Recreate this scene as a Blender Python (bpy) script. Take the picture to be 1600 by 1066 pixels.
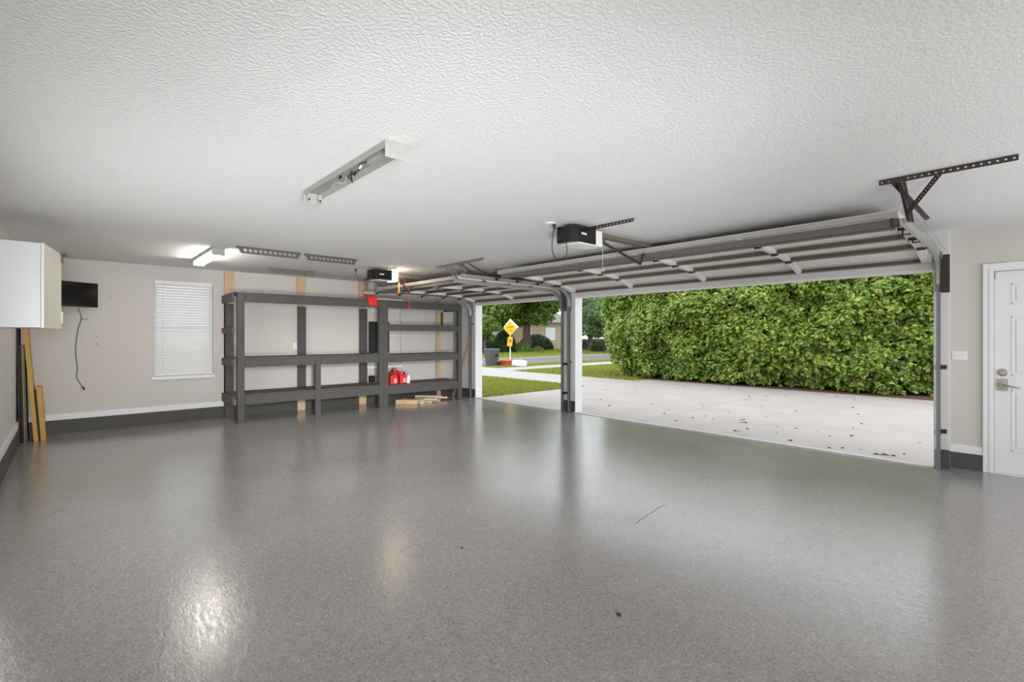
import bpy, bmesh, math, random
import numpy as np
from mathutils import Vector, Matrix

for o in list(bpy.data.objects):
    bpy.data.objects.remove(o, do_unlink=True)
scene = bpy.context.scene
C = scene.collection
PI = math.pi
R = math.radians

# ------------------------------------------------------------------ camera, world, exposure
H_CAM, F_PX, YAW, CX, CY = 1.4, 761.2, 42.29, 800.0, 525.3
cam_d = bpy.data.cameras.new('camera')
cam = bpy.data.objects.new('camera', cam_d); C.objects.link(cam)
cam.location = (0, 0, H_CAM)
cam.rotation_euler = (PI / 2, 0, R(90 - YAW))
cam_d.sensor_width = 36
cam_d.lens = 36 * F_PX / 1600
cam_d.shift_y = -(533 - CY) / 1600
cam_d.clip_end = 400
scene.camera = cam
_t = R(180 - YAW)
FW = (math.cos(_t), math.sin(_t)); RT = (FW[1], -FW[0])

def at(x, y, X=None, Y=None, Z=None):
    """photo pixel -> point on a plane of the place"""
    u = (x - CX) / F_PX
    d = (FW[0] + u * RT[0], FW[1] + u * RT[1], -(y - CY) / F_PX)
    k = X / d[0] if X is not None else (Y / d[1] if Y is not None else (Z - H_CAM) / d[2])
    return Vector((k * d[0], k * d[1], H_CAM + k * d[2]))

world = bpy.data.worlds.new('overcast_sky'); scene.world = world
world.use_nodes = True
wn = world.node_tree; wn.nodes.clear()
wo = wn.nodes.new('ShaderNodeOutputWorld'); wb = wn.nodes.new('ShaderNodeBackground')
wb.inputs['Color'].default_value = (0.93, 0.97, 1.0, 1)
wb.inputs['Strength'].default_value = 1.9
wn.links.new(wb.outputs[0], wo.inputs[0])
TUBE_STRENGTH = 42.0
LENS_STRENGTH = 17.0
# added soft fill lamps, area and spot, all out of view, to brighten the room
def area_lamp(name, sx, sy, watts, loc, rot):
    d = bpy.data.lights.new(name, 'AREA'); d.shape = 'RECTANGLE'; d.size = sx; d.size_y = sy; d.energy = watts
    o = bpy.data.objects.new(name, d); C.objects.link(o); o.location = loc; o.rotation_euler = rot
def fill_spot(name, loc, target, angle, watts, radius=0.5):
    d = bpy.data.lights.new(name, 'SPOT'); d.spot_size = R(angle); d.spot_blend = 1; d.shadow_soft_size = radius; d.energy = watts
    o = bpy.data.objects.new(name, d); C.objects.link(o); o.location = loc
    o.rotation_euler = (Vector(target) - Vector(loc)).to_track_quat('-Z', 'Y').to_euler()
area_lamp('fill_side_wall', 2.5, 0.9, 24, (-4.25, -0.44, 1.15), (PI / 2, 0, 0))
area_lamp('fill_end_wall', 3.5, 1.5, 56, (1.9, 4.75, 1.25), (PI / 2, 0, PI / 2))
fill_spot('fill_back_wall', (1.2, 0, 1.6), (-9.5, 2.6, 1.35), 55, 690)
fill_spot('fill_ceiling', (1.8, -.2, .25), (-7.0, 4.8, 2.5), 58, 2050)
fill_spot('fill_side', (1.3, .3, .5), (-2, 6, 2.5), 75, 230)
fill_spot('fill_far_floor', (1.7, .2, 2.35), (-7.4, 3.8, 0.0), 30, 3000)
fill_spot('fill_corner', (1.2, 0, 1.2), (-9, .5, 2.0), 45, 400)
vs = scene.view_settings
vs.view_transform = 'Standard'; vs.look = 'None'; vs.gamma = 1.0
vs.use_curve_mapping = False
vs.exposure = 0.10

# ------------------------------------------------------------------ materials
def mat(name, col, rough=0.6, metal=0.0, var=0.10, scale=6.0, bump=0.0, bscale=60.0, coat=0.0, spec=0.5, stretch=None):
    m = bpy.data.materials.new(name); m.use_nodes = True
    n = m.node_tree.nodes; l = m.node_tree.links
    b = n['Principled BSDF']
    b.inputs['Roughness'].default_value = rough
    b.inputs['Metallic'].default_value = metal
    b.inputs['Specular IOR Level'].default_value = spec
    if coat: b.inputs['Coat Weight'].default_value = coat
    tc = n.new('ShaderNodeTexCoord'); mp = n.new('ShaderNodeMapping')
    l.new(tc.outputs['Object'], mp.inputs[0])
    if stretch: mp.inputs['Scale'].default_value = stretch
    nz = n.new('ShaderNodeTexNoise'); nz.inputs['Scale'].default_value = scale
    nz.inputs['Detail'].default_value = 5
    l.new(mp.outputs[0], nz.inputs['Vector'])
    mx = n.new('ShaderNodeMix'); mx.data_type = 'RGBA'
    a = [max(0, c * (1 - var)) for c in col]; z = [min(1, c * (1 + var)) for c in col]
    mx.inputs['A'].default_value = (*a, 1); mx.inputs['B'].default_value = (*z, 1)
    l.new(nz.outputs['Fac'], mx.inputs['Factor'])
    l.new(mx.outputs['Result'], b.inputs['Base Color'])
    if bump:
        n2 = n.new('ShaderNodeTexNoise'); n2.inputs['Scale'].default_value = bscale; n2.inputs['Detail'].default_value = 4
        l.new(mp.outputs[0], n2.inputs['Vector'])
        bp = n.new('ShaderNodeBump'); bp.inputs['Strength'].default_value = bump; bp.inputs['Distance'].default_value = 0.01
        l.new(n2.outputs['Fac'], bp.inputs['Height']); l.new(bp.outputs[0], b.inputs['Normal'])
    return m

def emit(name, col, strength):
    m = mat(name, col, 0.4)
    b = m.node_tree.nodes['Principled BSDF']
    b.inputs['Emission Color'].default_value = (*col, 1)
    b.inputs['Emission Strength'].default_value = strength
    return m

def leafmat(name, cols, rough=0.45, trans=0.25, pos=None):
    m = bpy.data.materials.new(name); m.use_nodes = True
    n = m.node_tree.nodes; l = m.node_tree.links; b = n['Principled BSDF']
    g = n.new('ShaderNodeNewGeometry'); r = n.new('ShaderNodeValToRGB')
    e = r.color_ramp.elements
    while len(e) < len(cols): e.new(0.5)
    for i, c in enumerate(cols):
        e[i].position = pos[i] if pos else i / (len(cols) - 1); e[i].color = (*c, 1)
    l.new(g.outputs['Random Per Island'], r.inputs[0])
    l.new(r.outputs[0], b.inputs['Base Color'])
    b.inputs['Roughness'].default_value = rough
    t = n.new('ShaderNodeBsdfTranslucent'); l.new(r.outputs[0], t.inputs['Color'])
    ms = n.new('ShaderNodeMixShader'); ms.inputs[0].default_value = trans
    l.new(b.outputs[0], ms.inputs[1]); l.new(t.outputs[0], ms.inputs[2])
    l.new(ms.outputs[0], n['Material Output'].inputs['Surface'])
    return m

M = {}
M['wall'] = mat('greige_wall_paint', (0.605, 0.582, 0.552), 0.75, var=0.04, scale=1.2, bump=0.12, bscale=90)
M['wall_white'] = mat('white_board_paint', (0.70, 0.71, 0.71), 0.6, var=0.06, scale=3, bump=0.05)
M['trim'] = mat('white_trim_paint', (0.80, 0.81, 0.83), 0.45, var=0.03, scale=2)
M['curb'] = mat('charcoal_curb_paint', (0.058, 0.054, 0.047), 0.55, var=0.2, scale=4, bump=0.1)
M['curb_blue'] = mat('slate_curb_paint', (0.065, 0.070, 0.080), 0.55, var=0.25, scale=7, bump=0.15)
M['shelf'] = mat('charcoal_painted_timber', (0.072, 0.069, 0.068), 0.65, var=0.22, scale=5, bump=0.15, bscale=40, stretch=(6, 1, 6))
M['shelf_top'] = mat('brown_worn_deck', (0.115, 0.092, 0.070), 0.75, var=0.3, scale=5, bump=0.15, stretch=(6, 1, 6))
M['pine'] = mat('raw_pine', (0.60, 0.43, 0.25), 0.65, var=0.2, scale=5, bump=0.1, stretch=(8, 8, 1))
M['pine_pale'] = mat('pale_pine', (0.66, 0.54, 0.38), 0.65, var=0.18, scale=5, bump=0.1, stretch=(8, 1, 8))
M['ply'] = mat('amber_plywood', (0.58, 0.34, 0.08), 0.6, var=0.2, scale=6, stretch=(8, 8, 1))
M['black'] = mat('black_board', (0.010, 0.010, 0.010), 0.6, var=0.3)
M['blackgloss'] = mat('black_glossy_plastic', (0.006, 0.006, 0.007), 0.22, var=0.2)
M['screen'] = mat('dark_screen_glass', (0.003, 0.003, 0.004), 0.12, var=0.1)
M['green_grey'] = mat('grey_green_panel', (0.10, 0.12, 0.11), 0.6, var=0.2)
M['galv'] = mat('galvanised_steel', (0.50, 0.50, 0.50), 0.42, 0.75, var=0.18, scale=14)
M['galv_dull'] = mat('dull_galvanised_steel', (0.24, 0.24, 0.25), 0.5, 0.6, var=0.25, scale=12)
M['dark_steel'] = mat('dark_perforated_steel', (0.055, 0.048, 0.044), 0.5, 0.4, var=0.3, scale=15)
M['rail_brown'] = mat('brown_door_rail', (0.150, 0.125, 0.098), 0.6, 0.1, var=0.3, scale=8, stretch=(1, 8, 8))  # rails a darker brown than the door skin
M['strut'] = mat('speckled_galvanised_strut', (0.19, 0.18, 0.17), 0.5, 0.35, var=0.45, scale=60)
M['skin'] = mat('dusty_white_door_skin', (0.70, 0.66, 0.63), 0.6, var=0.10, scale=4, bump=0.06, stretch=(1, 4, 4))
M['edge_grey'] = mat('grey_door_edge', (0.42, 0.42, 0.41), 0.5, 0.1, var=0.1)
M['cab_white'] = mat('cool_white_laminate', (0.64, 0.665, 0.69), 0.5, var=0.03)
M['cab_cream'] = mat('cream_door_paint', (0.80, 0.77, 0.68), 0.5, var=0.04)
M['brass'] = mat('brown_bracket_metal', (0.13, 0.10, 0.07), 0.5, 0.4)
M['nickel'] = mat('satin_nickel', (0.50, 0.47, 0.42), 0.3, 0.9, var=0.15)
M['plate'] = mat('white_plastic_plate', (0.82, 0.82, 0.80), 0.35, var=0.02)
M['light_body'] = mat('enamelled_fixture_white', (0.31, 0.305, 0.29), 0.5, var=0.12, scale=10)
M['ballast'] = mat('grey_ballast', (0.36, 0.355, 0.34), 0.5, var=0.1)
M['tube'] = emit('lit_fluorescent_tube', (1.0, 0.93, 0.82), TUBE_STRENGTH)
M['lens_lit'] = emit('lit_opener_lens', (1.0, 0.80, 0.52), LENS_STRENGTH)
M['lens'] = mat('milky_opener_lens', (0.80, 0.79, 0.77), 0.35, var=0.02)
M['slat'] = mat('white_blind_slat', (0.83, 0.84, 0.85), 0.5, var=0.02)
M['slat_dull'] = mat('cream_blind_slat', (0.74, 0.72, 0.68), 0.5, var=0.03)
M['red'] = mat('red_plastic', (0.62, 0.015, 0.02), 0.35, var=0.15)
M['redcloth'] = mat('red_cloth', (0.75, 0.03, 0.025), 0.8, var=0.2, bump=0.3)
M['orange'] = mat('orange_tag_card', (0.85, 0.22, 0.05), 0.6, var=0.08)
M['rack'] = mat('dark_rod_rack_board', (0.085, 0.078, 0.068), 0.6, var=0.3, scale=20)
M['rack_pale'] = mat('taupe_rod_rack_board', (0.13, 0.12, 0.105), 0.6, var=0.25, scale=20)
M['yellow'] = mat('yellow_sign_sheet', (0.90, 0.55, 0.01), 0.45, var=0.06)
M['white_p'] = mat('white_plastic', (0.82, 0.84, 0.85), 0.4, var=0.05)
M['bin'] = mat('slate_grey_bin_plastic', (0.085, 0.090, 0.105), 0.5, var=0.15)
M['orange_red'] = mat('orange_red_plastic', (0.80, 0.09, 0.03), 0.45, var=0.1)
M['rubber'] = mat('black_rubber', (0.015, 0.015, 0.015), 0.7)
M['bark'] = mat('grey_brown_bark', (0.14, 0.11, 0.09), 0.9, var=0.4, scale=8, bump=0.6, bscale=20)
M['concrete'] = mat('pinkish_driveway_concrete', (0.455, 0.415, 0.395), 0.85, var=0.17, scale=1.4, bump=0.12, bscale=70)
M['walk'] = mat('pale_sidewalk_concrete', (0.47, 0.455, 0.445), 0.85, var=0.10, scale=2, bump=0.1)
M['kerb'] = mat('threshold_concrete', (0.72, 0.71, 0.70), 0.7, var=0.06, scale=5)
M['asphalt'] = mat('grey_asphalt', (0.20, 0.19, 0.20), 0.85, var=0.12, scale=3, bump=0.2, bscale=60)
M['soil'] = mat('lawn_soil', (0.25, 0.27, 0.055), 0.95, var=0.30, scale=3, bump=0.4, bscale=60)
M['mulch'] = mat('reddish_leaf_litter', (0.16, 0.075, 0.045), 0.95, var=0.5, scale=14, bump=0.6, bscale=60)
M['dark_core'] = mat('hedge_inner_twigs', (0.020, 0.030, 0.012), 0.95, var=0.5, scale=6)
M['stucco'] = mat('tan_stucco', (0.40, 0.32, 0.25), 0.85, var=0.08)
M['stucco_white'] = mat('white_stucco', (0.78, 0.77, 0.75), 0.85, var=0.05)
M['roof'] = mat('grey_roof_shingle', (0.23, 0.21, 0.20), 0.85, var=0.2)
M['glass'] = mat('window_glass', (0.55, 0.62, 0.68), 0.08, var=0.05)
M['cord'] = mat('dark_cord', (0.025, 0.022, 0.020), 0.6)
M['white_wire'] = mat('pale_wire', (0.6, 0.58, 0.52), 0.6)
M['dry_leaf'] = mat('dry_brown_leaf', (0.085, 0.040, 0.022), 0.8, var=0.4, scale=20)
M['ink'] = mat('dark_sign_print', (0.38, 0.20, 0.01), 0.5)
M['logo'] = mat('pale_grey_print', (0.55, 0.55, 0.56), 0.5)

def window_pane():
    m = bpy.data.materials.new('clear_window_pane'); m.use_nodes = True
    b = m.node_tree.nodes['Principled BSDF']
    b.inputs['Transmission Weight'].default_value = 0.9
    b.inputs['Roughness'].default_value = 0.05
    b.inputs['Base Color'].default_value = (0.9, 0.95, 0.95, 1)
    return m
M['pane'] = window_pane()

def floor_material():
    m = bpy.data.materials.new('grey_epoxy_floor'); m.use_nodes = True
    n = m.node_tree.nodes; l = m.node_tree.links; b = n['Principled BSDF']
    tc = n.new('ShaderNodeTexCoord')
    def noise(scale, det=4, rough=0.5, dist=0.0, vec=None):
        z = n.new('ShaderNodeTexNoise'); z.inputs['Scale'].default_value = scale
        z.inputs['Detail'].default_value = det; z.inputs['Roughness'].default_value = rough
        z.inputs['Distortion'].default_value = dist
        l.new(vec if vec else tc.outputs['Object'], z.inputs['Vector']); return z
    def ramp(src, p0, c0, p1, c1):
        r = n.new('ShaderNodeValToRGB'); e = r.color_ramp.elements
        e[0].position = p0; e[0].color = (*c0, 1); e[1].position = p1; e[1].color = (*c1, 1)
        l.new(src, r.inputs[0]); return r
    base = ramp(noise(0.9, 5).outputs['Fac'], 0.3, (0.275, 0.263, 0.254), 0.75, (0.325, 0.312, 0.302))
    # flakes: light and dark specks
    v1 = n.new('ShaderNodeTexVoronoi'); v1.inputs['Scale'].default_value = 130
    l.new(tc.outputs['Object'], v1.inputs['Vector'])
    fl = ramp(v1.outputs['Color'], 0.0, (0.62, 0.62, 0.62), 1.0, (1.34, 1.34, 1.34))
    sp = n.new('ShaderNodeSeparateColor'); l.new(v1.outputs['Color'], sp.inputs[0])
    rr = n.new('ShaderNodeValToRGB'); e = rr.color_ramp.elements
    e[0].position = 0.0; e[0].color = (0.62, 0.62, 0.62, 1); e[1].position = 1.0; e[1].color = (1.38, 1.38, 1.38, 1)
    for p, c in ((0.09, 0.66), (0.13, 0.95), (0.84, 1.02), (0.89, 1.30)):
        k = e.new(p); k.color = (c, c, c, 1)
    l.new(sp.outputs[0], rr.inputs[0])
    mul = n.new('ShaderNodeMix'); mul.data_type = 'RGBA'; mul.blend_type = 'MULTIPLY'; mul.inputs['Factor'].default_value = 0.85
    l.new(base.outputs[0], mul.inputs['A']); l.new(rr.outputs[0], mul.inputs['B'])
    # scuffs
    sc = ramp(noise(1.7, 6, 0.6, 1.2).outputs['Fac'], 0.63, (1, 1, 1), 0.78, (0.72, 0.71, 0.70))
    mul2 = n.new('ShaderNodeMix'); mul2.data_type = 'RGBA'; mul2.blend_type = 'MULTIPLY'; mul2.inputs['Factor'].default_value = 1
    l.new(mul.outputs['Result'], mul2.inputs['A']); l.new(sc.outputs[0], mul2.inputs['B'])
    l.new(mul2.outputs['Result'], b.inputs['Base Color'])
    ro = ramp(noise(1.1, 5, 0.6, 0.6).outputs['Fac'], 0.3, (0.09,) * 3, 0.75, (0.20,) * 3)
    l.new(ro.outputs[0], b.inputs['Roughness'])
    b.inputs['Specular IOR Level'].default_value = 0.85
    # roller streaks + orange peel
    mp = n.new('ShaderNodeMapping'); mp.inputs['Scale'].default_value = (1, 3.0, 1); mp.inputs['Rotation'].default_value = (0, 0, R(20))
    l.new(tc.outputs['Object'], mp.inputs[0])
    st = noise(16, 5, 0.65, 0.8, mp.outputs[0]); op = noise(120, 3)
    b1 = n.new('ShaderNodeBump'); b1.inputs['Strength'].default_value = 0.26; b1.inputs['Distance'].default_value = 0.004
    l.new(st.outputs['Fac'], b1.inputs['Height'])
    b2 = n.new('ShaderNodeBump'); b2.inputs['Strength'].default_value = 0.20; b2.inputs['Distance'].default_value = 0.0015
    l.new(op.outputs['Fac'], b2.inputs['Height']); l.new(b1.outputs[0], b2.inputs['Normal'])
    l.new(b2.outputs[0], b.inputs['Normal'])
    return m
M['floor'] = floor_material()

def ceiling_material():
    m = bpy.data.materials.new('knockdown_ceiling'); m.use_nodes = True
    n = m.node_tree.nodes; l = m.node_tree.links; b = n['Principled BSDF']
    tc = n.new('ShaderNodeTexCoord')
    z = n.new('ShaderNodeTexNoise'); z.inputs['Scale'].default_value = 60; z.inputs['Detail'].default_value = 3
    l.new(tc.outputs['Object'], z.inputs['Vector'])
    r = n.new('ShaderNodeValToRGB'); r.color_ramp.elements[0].position = 0.40; r.color_ramp.elements[1].position = 0.60
    l.new(z.outputs['Fac'], r.inputs[0])
    bp = n.new('ShaderNodeBump'); bp.inputs['Strength'].default_value = 0.34; bp.inputs['Distance'].default_value = 0.006
    l.new(r.outputs[0], bp.inputs['Height']); l.new(bp.outputs[0], b.inputs['Normal'])
    z2 = n.new('ShaderNodeTexNoise'); z2.inputs['Scale'].default_value = 0.8
    l.new(tc.outputs['Object'], z2.inputs['Vector'])
    r2 = n.new('ShaderNodeValToRGB'); e = r2.color_ramp.elements
    e[0].color = (0.79, 0.79, 0.79, 1); e[1].color = (0.83, 0.83, 0.83, 1)
    l.new(z2.outputs['Fac'], r2.inputs[0]); l.new(r2.outputs[0], b.inputs['Base Color'])
    b.inputs['Roughness'].default_value = 0.85
    return m
M['ceiling'] = ceiling_material()

# ------------------------------------------------------------------ mesh helpers
WORLD = {}      # object name -> world position of its origin (things are only translated)

def thing(name, label, cat, loc=(0, 0, 0), group=None, kind=None):
    o = bpy.data.objects.new(name, None); C.objects.link(o)
    o.empty_display_size = 0.05
    o.location = loc; WORLD[o.name] = Vector(loc)
    if label: o['label'] = label
    if cat: o['category'] = cat
    if group: o['group'] = group
    if kind: o['kind'] = kind
    return o

def tag(o, label, cat, group=None, kind=None):
    o['label'] = label
    if cat: o['category'] = cat
    if group: o['group'] = group
    if kind: o['kind'] = kind
    return o

def obj(name, bm, m, parent=None, smooth=False, kind=None, label=None, bevel=0.0):
    if isinstance(bm, bmesh.types.BMesh):
        bmesh.ops.recalc_face_normals(bm, faces=bm.faces[:])
        me = bpy.data.meshes.new(name); bm.to_mesh(me); bm.free()
    else:
        me = bm
    n = len(me.vertices)
    co = np.empty(n * 3, np.float32); me.vertices.foreach_get('co', co); co = co.reshape(-1, 3)
    lo, hi = co.min(0), co.max(0)
    c = Vector(((lo[0] + hi[0]) / 2, (lo[1] + hi[1]) / 2, lo[2]))
    me.transform(Matrix.Translation(-c))
    if isinstance(m, str): m = M[m]
    me.materials.append(m)
    if smooth:
        me.polygons.foreach_set('use_smooth', [True] * len(me.polygons))
    o = bpy.data.objects.new(name, me); C.objects.link(o)
    WORLD[o.name] = c
    if parent:
        o.parent = parent; o.location = c - WORLD[parent.name]
    else:
        o.location = c
    if kind: o['kind'] = kind
    if label: o['label'] = label
    if bevel:
        b = o.modifiers.new('bevel', 'BEVEL'); b.width = bevel; b.segments = 2; b.limit_method = 'ANGLE'
    return o

def inst(src, name, loc, parent=None, rot=None, scale=None):
    """another object sharing a mesh; loc is its world origin"""
    o = bpy.data.objects.new(name, src.data); C.objects.link(o)
    WORLD[o.name] = Vector(loc)
    if parent:
        o.parent = parent; o.location = Vector(loc) - WORLD[parent.name]
    else: o.location = loc
    if rot: o.rotation_euler = rot
    if scale: o.scale = scale
    for md in src.modifiers:
        if md.type == 'BEVEL':
            b = o.modifiers.new('bevel', 'BEVEL'); b.width = md.width; b.segments = md.segments; b.limit_method = 'ANGLE'
    return o

def struct(name, bm, m, parent=None, bevel=0.0):
    o = obj(name, bm, m, parent, bevel=bevel)
    o['kind'] = 'structure'
    return o

def BM(): return bmesh.new()

def box(bm, x0, x1, y0, y1, z0, z1, mx=None):
    v = [bm.verts.new((x, y, z)) for x in (x0, x1) for y in (y0, y1) for z in (z0, z1)]
    if mx is not None:
        for q in v: q.co = mx @ q.co
    for f in ((0, 1, 3, 2), (4, 6, 7, 5), (0, 4, 5, 1), (2, 3, 7, 6), (0, 2, 6, 4), (1, 5, 7, 3)):
        bm.faces.new([v[i] for i in f])
    return bm

def B(x0, x1, y0, y1, z0, z1, mx=None): return box(BM(), x0, x1, y0, y1, z0, z1, mx)

def bar(bm, p, q, w, t, up=(0, 0, 1)):
    """rectangular bar from p to q, w across, t along 'up'"""
    p, q = Vector(p), Vector(q); d = q - p; L = d.length; d.normalize()
    u = Vector(up); s = d.cross(u)
    if s.length < 1e-4: s = d.cross(Vector((1, 0, 0)))
    s.normalize(); n = s.cross(d)
    mx = Matrix(((d.x, s.x, n.x, p.x), (d.y, s.y, n.y, p.y), (d.z, s.z, n.z, p.z), (0, 0, 0, 1)))
    return box(bm, 0, L, -w / 2, w / 2, -t / 2, t / 2, mx)

def tube(bm, pts, r, seg=8, caps=True):
    pts = [Vector(p) for p in pts]; rings = []
    ref = None
    for i, p in enumerate(pts):
        d = (pts[min(i + 1, len(pts) - 1)] - pts[max(i - 1, 0)]).normalized()
        if ref is None:
            ref = d.orthogonal().normalized()
        ref = (ref - d * ref.dot(d)).normalized(); s = d.cross(ref)
        rr = r[i] if isinstance(r, (list, tuple)) else r
        rings.append([bm.verts.new(p + (ref * math.cos(a) + s * math.sin(a)) * rr) for a in [2 * PI * k / seg for k in range(seg)]])
    for a, b in zip(rings, rings[1:]):
        for k in range(seg):
            bm.faces.new((a[k], a[(k + 1) % seg], b[(k + 1) % seg], b[k]))
    if caps:
        bm.faces.new(rings[0][::-1]); bm.faces.new(rings[-1])
    return bm

def smooth_path(pts, n=8):
    pts = [Vector(p) for p in pts]; out = []
    for i in range(len(pts) - 1):
        p0 = pts[max(i - 1, 0)]; p1 = pts[i]; p2 = pts[i + 1]; p3 = pts[min(i + 2, len(pts) - 1)]
        for k in range(n):
            t = k / n
            out.append(0.5 * ((2 * p1) + (p2 - p0) * t + (2 * p0 - 5 * p1 + 4 * p2 - p3) * t * t + (3 * p1 - p0 - 3 * p2 + p3) * t ** 3))
    out.append(pts[-1]); return out

def prism(bm, poly, x0, x1, axis='x'):
    """extrude a polygon of (a,b) along an axis; x: (y,z), y: (x,z), z: (x,y)"""
    def P(a, b, c):
        return {'x': (c, a, b), 'y': (a, c, b), 'z': (a, b, c)}[axis]
    v0 = [bm.verts.new(P(a, b, x0)) for a, b in poly]; v1 = [bm.verts.new(P(a, b, x1)) for a, b in poly]
    n = len(poly)
    bm.faces.new(v0); bm.faces.new(v1[::-1])
    for i in range(n): bm.faces.new((v0[i], v0[(i + 1) % n], v1[(i + 1) % n], v1[i]))
    return bm

def sweep(bm, path, X, prof):
    """closed profile (dx, dn) swept along a path of (y,z) at X"""
    rings = []
    for i, (y, z) in enumerate(path):
        a = Vector(path[max(i - 1, 0)]); b = Vector(path[min(i + 1, len(path) - 1)])
        d = (b - a).normalized(); nrm = Vector((-d.y, d.x))
        rings.append([bm.verts.new((X + dx, y + nrm.x * dn, z + nrm.y * dn)) for dx, dn in prof])
    k = len(prof)
    for a, b in zip(rings, rings[1:]):
        for j in range(k): bm.faces.new((a[j], a[(j + 1) % k], b[(j + 1) % k], b[j]))
    bm.faces.new(rings[0]); bm.faces.new(rings[-1][::-1])
    return bm

def perforated(bm, p, q, across, W, pitch, r, thick, end0=0.0, end1=0.0, start=None, count=None):
    """flat strip with round holes from p to q; 'across' is its width direction; end0/end1 slope the ends (trapezoid)"""
    p, q, s = Vector(p), Vector(q), Vector(across).normalized()
    d = q - p; L = d.length; d.normalize(); nrm = d.cross(s)
    n = count or max(1, int(L / pitch)); cell = L / n if count is None else pitch
    x0 = (L - n * cell) / 2
    def pt(a, b, c): return p + d * a + s * b + nrm * c
    for c0 in (0, ):
        fr = []
        def both(pl):
            a = [bm.verts.new(pt(x, y, thick / 2)) for x, y in pl]; b = [bm.verts.new(pt(x, y, -thick / 2)) for x, y in pl]
            bm.faces.new(a); bm.faces.new(b[::-1]); return a, b
        def side(x1, y1, x2, y2):
            bm.faces.new([bm.verts.new(pt(x1, y1, thick / 2)), bm.verts.new(pt(x2, y2, thick / 2)), bm.verts.new(pt(x2, y2, -thick / 2)), bm.verts.new(pt(x1, y1, -thick / 2))])
        for i in range(n):
            a0 = x0 + i * cell; cxx = a0 + cell / 2
            oct_ = [(cxx + r * math.cos(PI / 8 + k * PI / 4), r * math.sin(PI / 8 + k * PI / 4)) for k in range(8)]
            h = W / 2; w = cell / 2
            out = [(cxx + w, h * .4), (cxx + w * .4, h), (cxx - w * .4, h), (cxx - w, h * .4), (cxx - w, -h * .4), (cxx - w * .4, -h), (cxx + w * .4, -h), (cxx + w, -h * .4)]
            for k in range(8):
                k2 = (k + 1) % 8
                both([oct_[k], out[k], out[k2], oct_[k2]])
                side(*oct_[k], *oct_[k2])
            for cpt, k, k2 in (((cxx + w, h), 0, 1), ((cxx - w, h), 2, 3), ((cxx - w, -h), 4, 5), ((cxx + w, -h), 6, 7)):
                both([out[k], cpt, out[k2]])
            side(cxx - w, h, cxx + w, h); side(cxx - w, -h, cxx + w, -h)
        if x0 > 1e-4 or end0 or end1:
            e = x0 + n * cell
            both([(0 - end0 * 0, W / 2), (x0, W / 2), (x0, -W / 2), (end0, -W / 2)])
            both([(e, W / 2), (L, W / 2), (L - end1, -W / 2), (e, -W / 2)])
            side(0, W / 2, end0, -W / 2); side(L, W / 2, L - end1, -W / 2)
            side(0, W / 2, x0, W / 2); side(end0, -W / 2, x0, -W / 2); side(e, W / 2, L, W / 2); side(e, -W / 2, L - end1, -W / 2)
        else:
            side(x0, W / 2, x0, -W / 2); side(x0 + n * cell, W / 2, x0 + n * cell, -W / 2)
    return bm

def angle_iron(bm, p, q, a1, a2, W, pitch, r, t=0.003):
    """L-shaped perforated steel: flange along a1 (perforated) and along a2 (plain)"""
    p, q, a1, a2 = Vector(p), Vector(q), Vector(a1).normalized(), Vector(a2).normalized()
    perforated(bm, p + a1 * W / 2, q + a1 * W / 2, a1, W, pitch, r, t)
    bar(bm, p + a2 * W / 2, q + a2 * W / 2, W, t, up=a1)
    return bm

def rot_about(p, axis, ang):
    p = Vector(p); return Matrix.Translation(p) @ Matrix.Rotation(ang, 4, axis) @ Matrix.Translation(-p)

# ------------------------------------------------------------------ the room
XS, YL, ZC = -9.554, -0.507, 2.524         # back wall, left wall, ceiling
YF, YFO = 6.84, 7.02                        # garage-door wall inside / outside
YE = 7.0                                    # recessed wall of the side door
XR = 2.0                                    # wall behind the camera
SX0, SX1 = -8.75, -6.12                     # narrow opening
WX0, WX1 = -5.80, -0.82                     # wide opening
ZH = 2.10                                   # opening height

fl = struct('floor', B(XS - .1, XR + .1, YL - .1, 6.80, -0.15, 0), 'floor')
bm = BM()
for p_, q_ in zip(((994, 818), (1004, 810), (1018, 801)), ((1004, 810), (1018, 801), (1037, 789))):
    bar(bm, at(*p_, Z=.0006), at(*q_, Z=.0006), .004, .001)
obj('hairline_crack', bm, 'curb', fl)
bm = BM()
box(bm, WX1 + .002, XR + .1, 6.80, YE + .02, -0.15, 0)
struct('floor', bm, 'floor')
struct('ceiling', B(XS - .3, XR + .1, YL - .2, 7.3, ZC, ZC + .15), 'ceiling')
# back wall with two window openings
W1 = (1.0, 1.82, 0.755, 2.297); W2 = (4.58, 5.40, 0.78, 1.98)
bm = BM()
def wallcol(y0, y1, holes):
    if not holes: box(bm, XS - .2, XS, y0, y1, -.15, ZC)
    else:
        z0, z1 = holes; box(bm, XS - .2, XS, y0, y1, -.15, z0); box(bm, XS - .2, XS, y0, y1, z1, ZC)
wallcol(YL - .2, W1[0], None); wallcol(W1[0], W1[1], W1[2:]); wallcol(W1[1], W2[0], None); wallcol(W2[0], W2[1], W2[2:]); wallcol(W2[1], YFO, None)
struct('wall_back', bm, 'wall')
struct('wall_left', B(XS, XR, YL - .2, YL, -.15, ZC), 'wall')
struct('wall_right', B(XR, XR + .2, YL - .2, YE + .2, -.15, ZC), 'wall')
bm = BM()
box(bm, XS, SX0 - .015, YF, YFO, -.15, ZC)
box(bm, SX1 + .015, WX0 - .015, YF, YFO, -.15, ZC)
box(bm, SX0 - .015, SX1 + .015, YF, YFO, ZH + .015, ZC); box(bm, WX0 - .015, WX1 + .015, YF, YFO, ZH + .015, ZC)
struct('wall_front', bm, 'wall_white')
DX0, DX1, DZ = -0.37, 0.545, 2.062
bm = BM()
box(bm, WX1 + .015, -.70, YF, YFO + .13, -.15, ZC)
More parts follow.
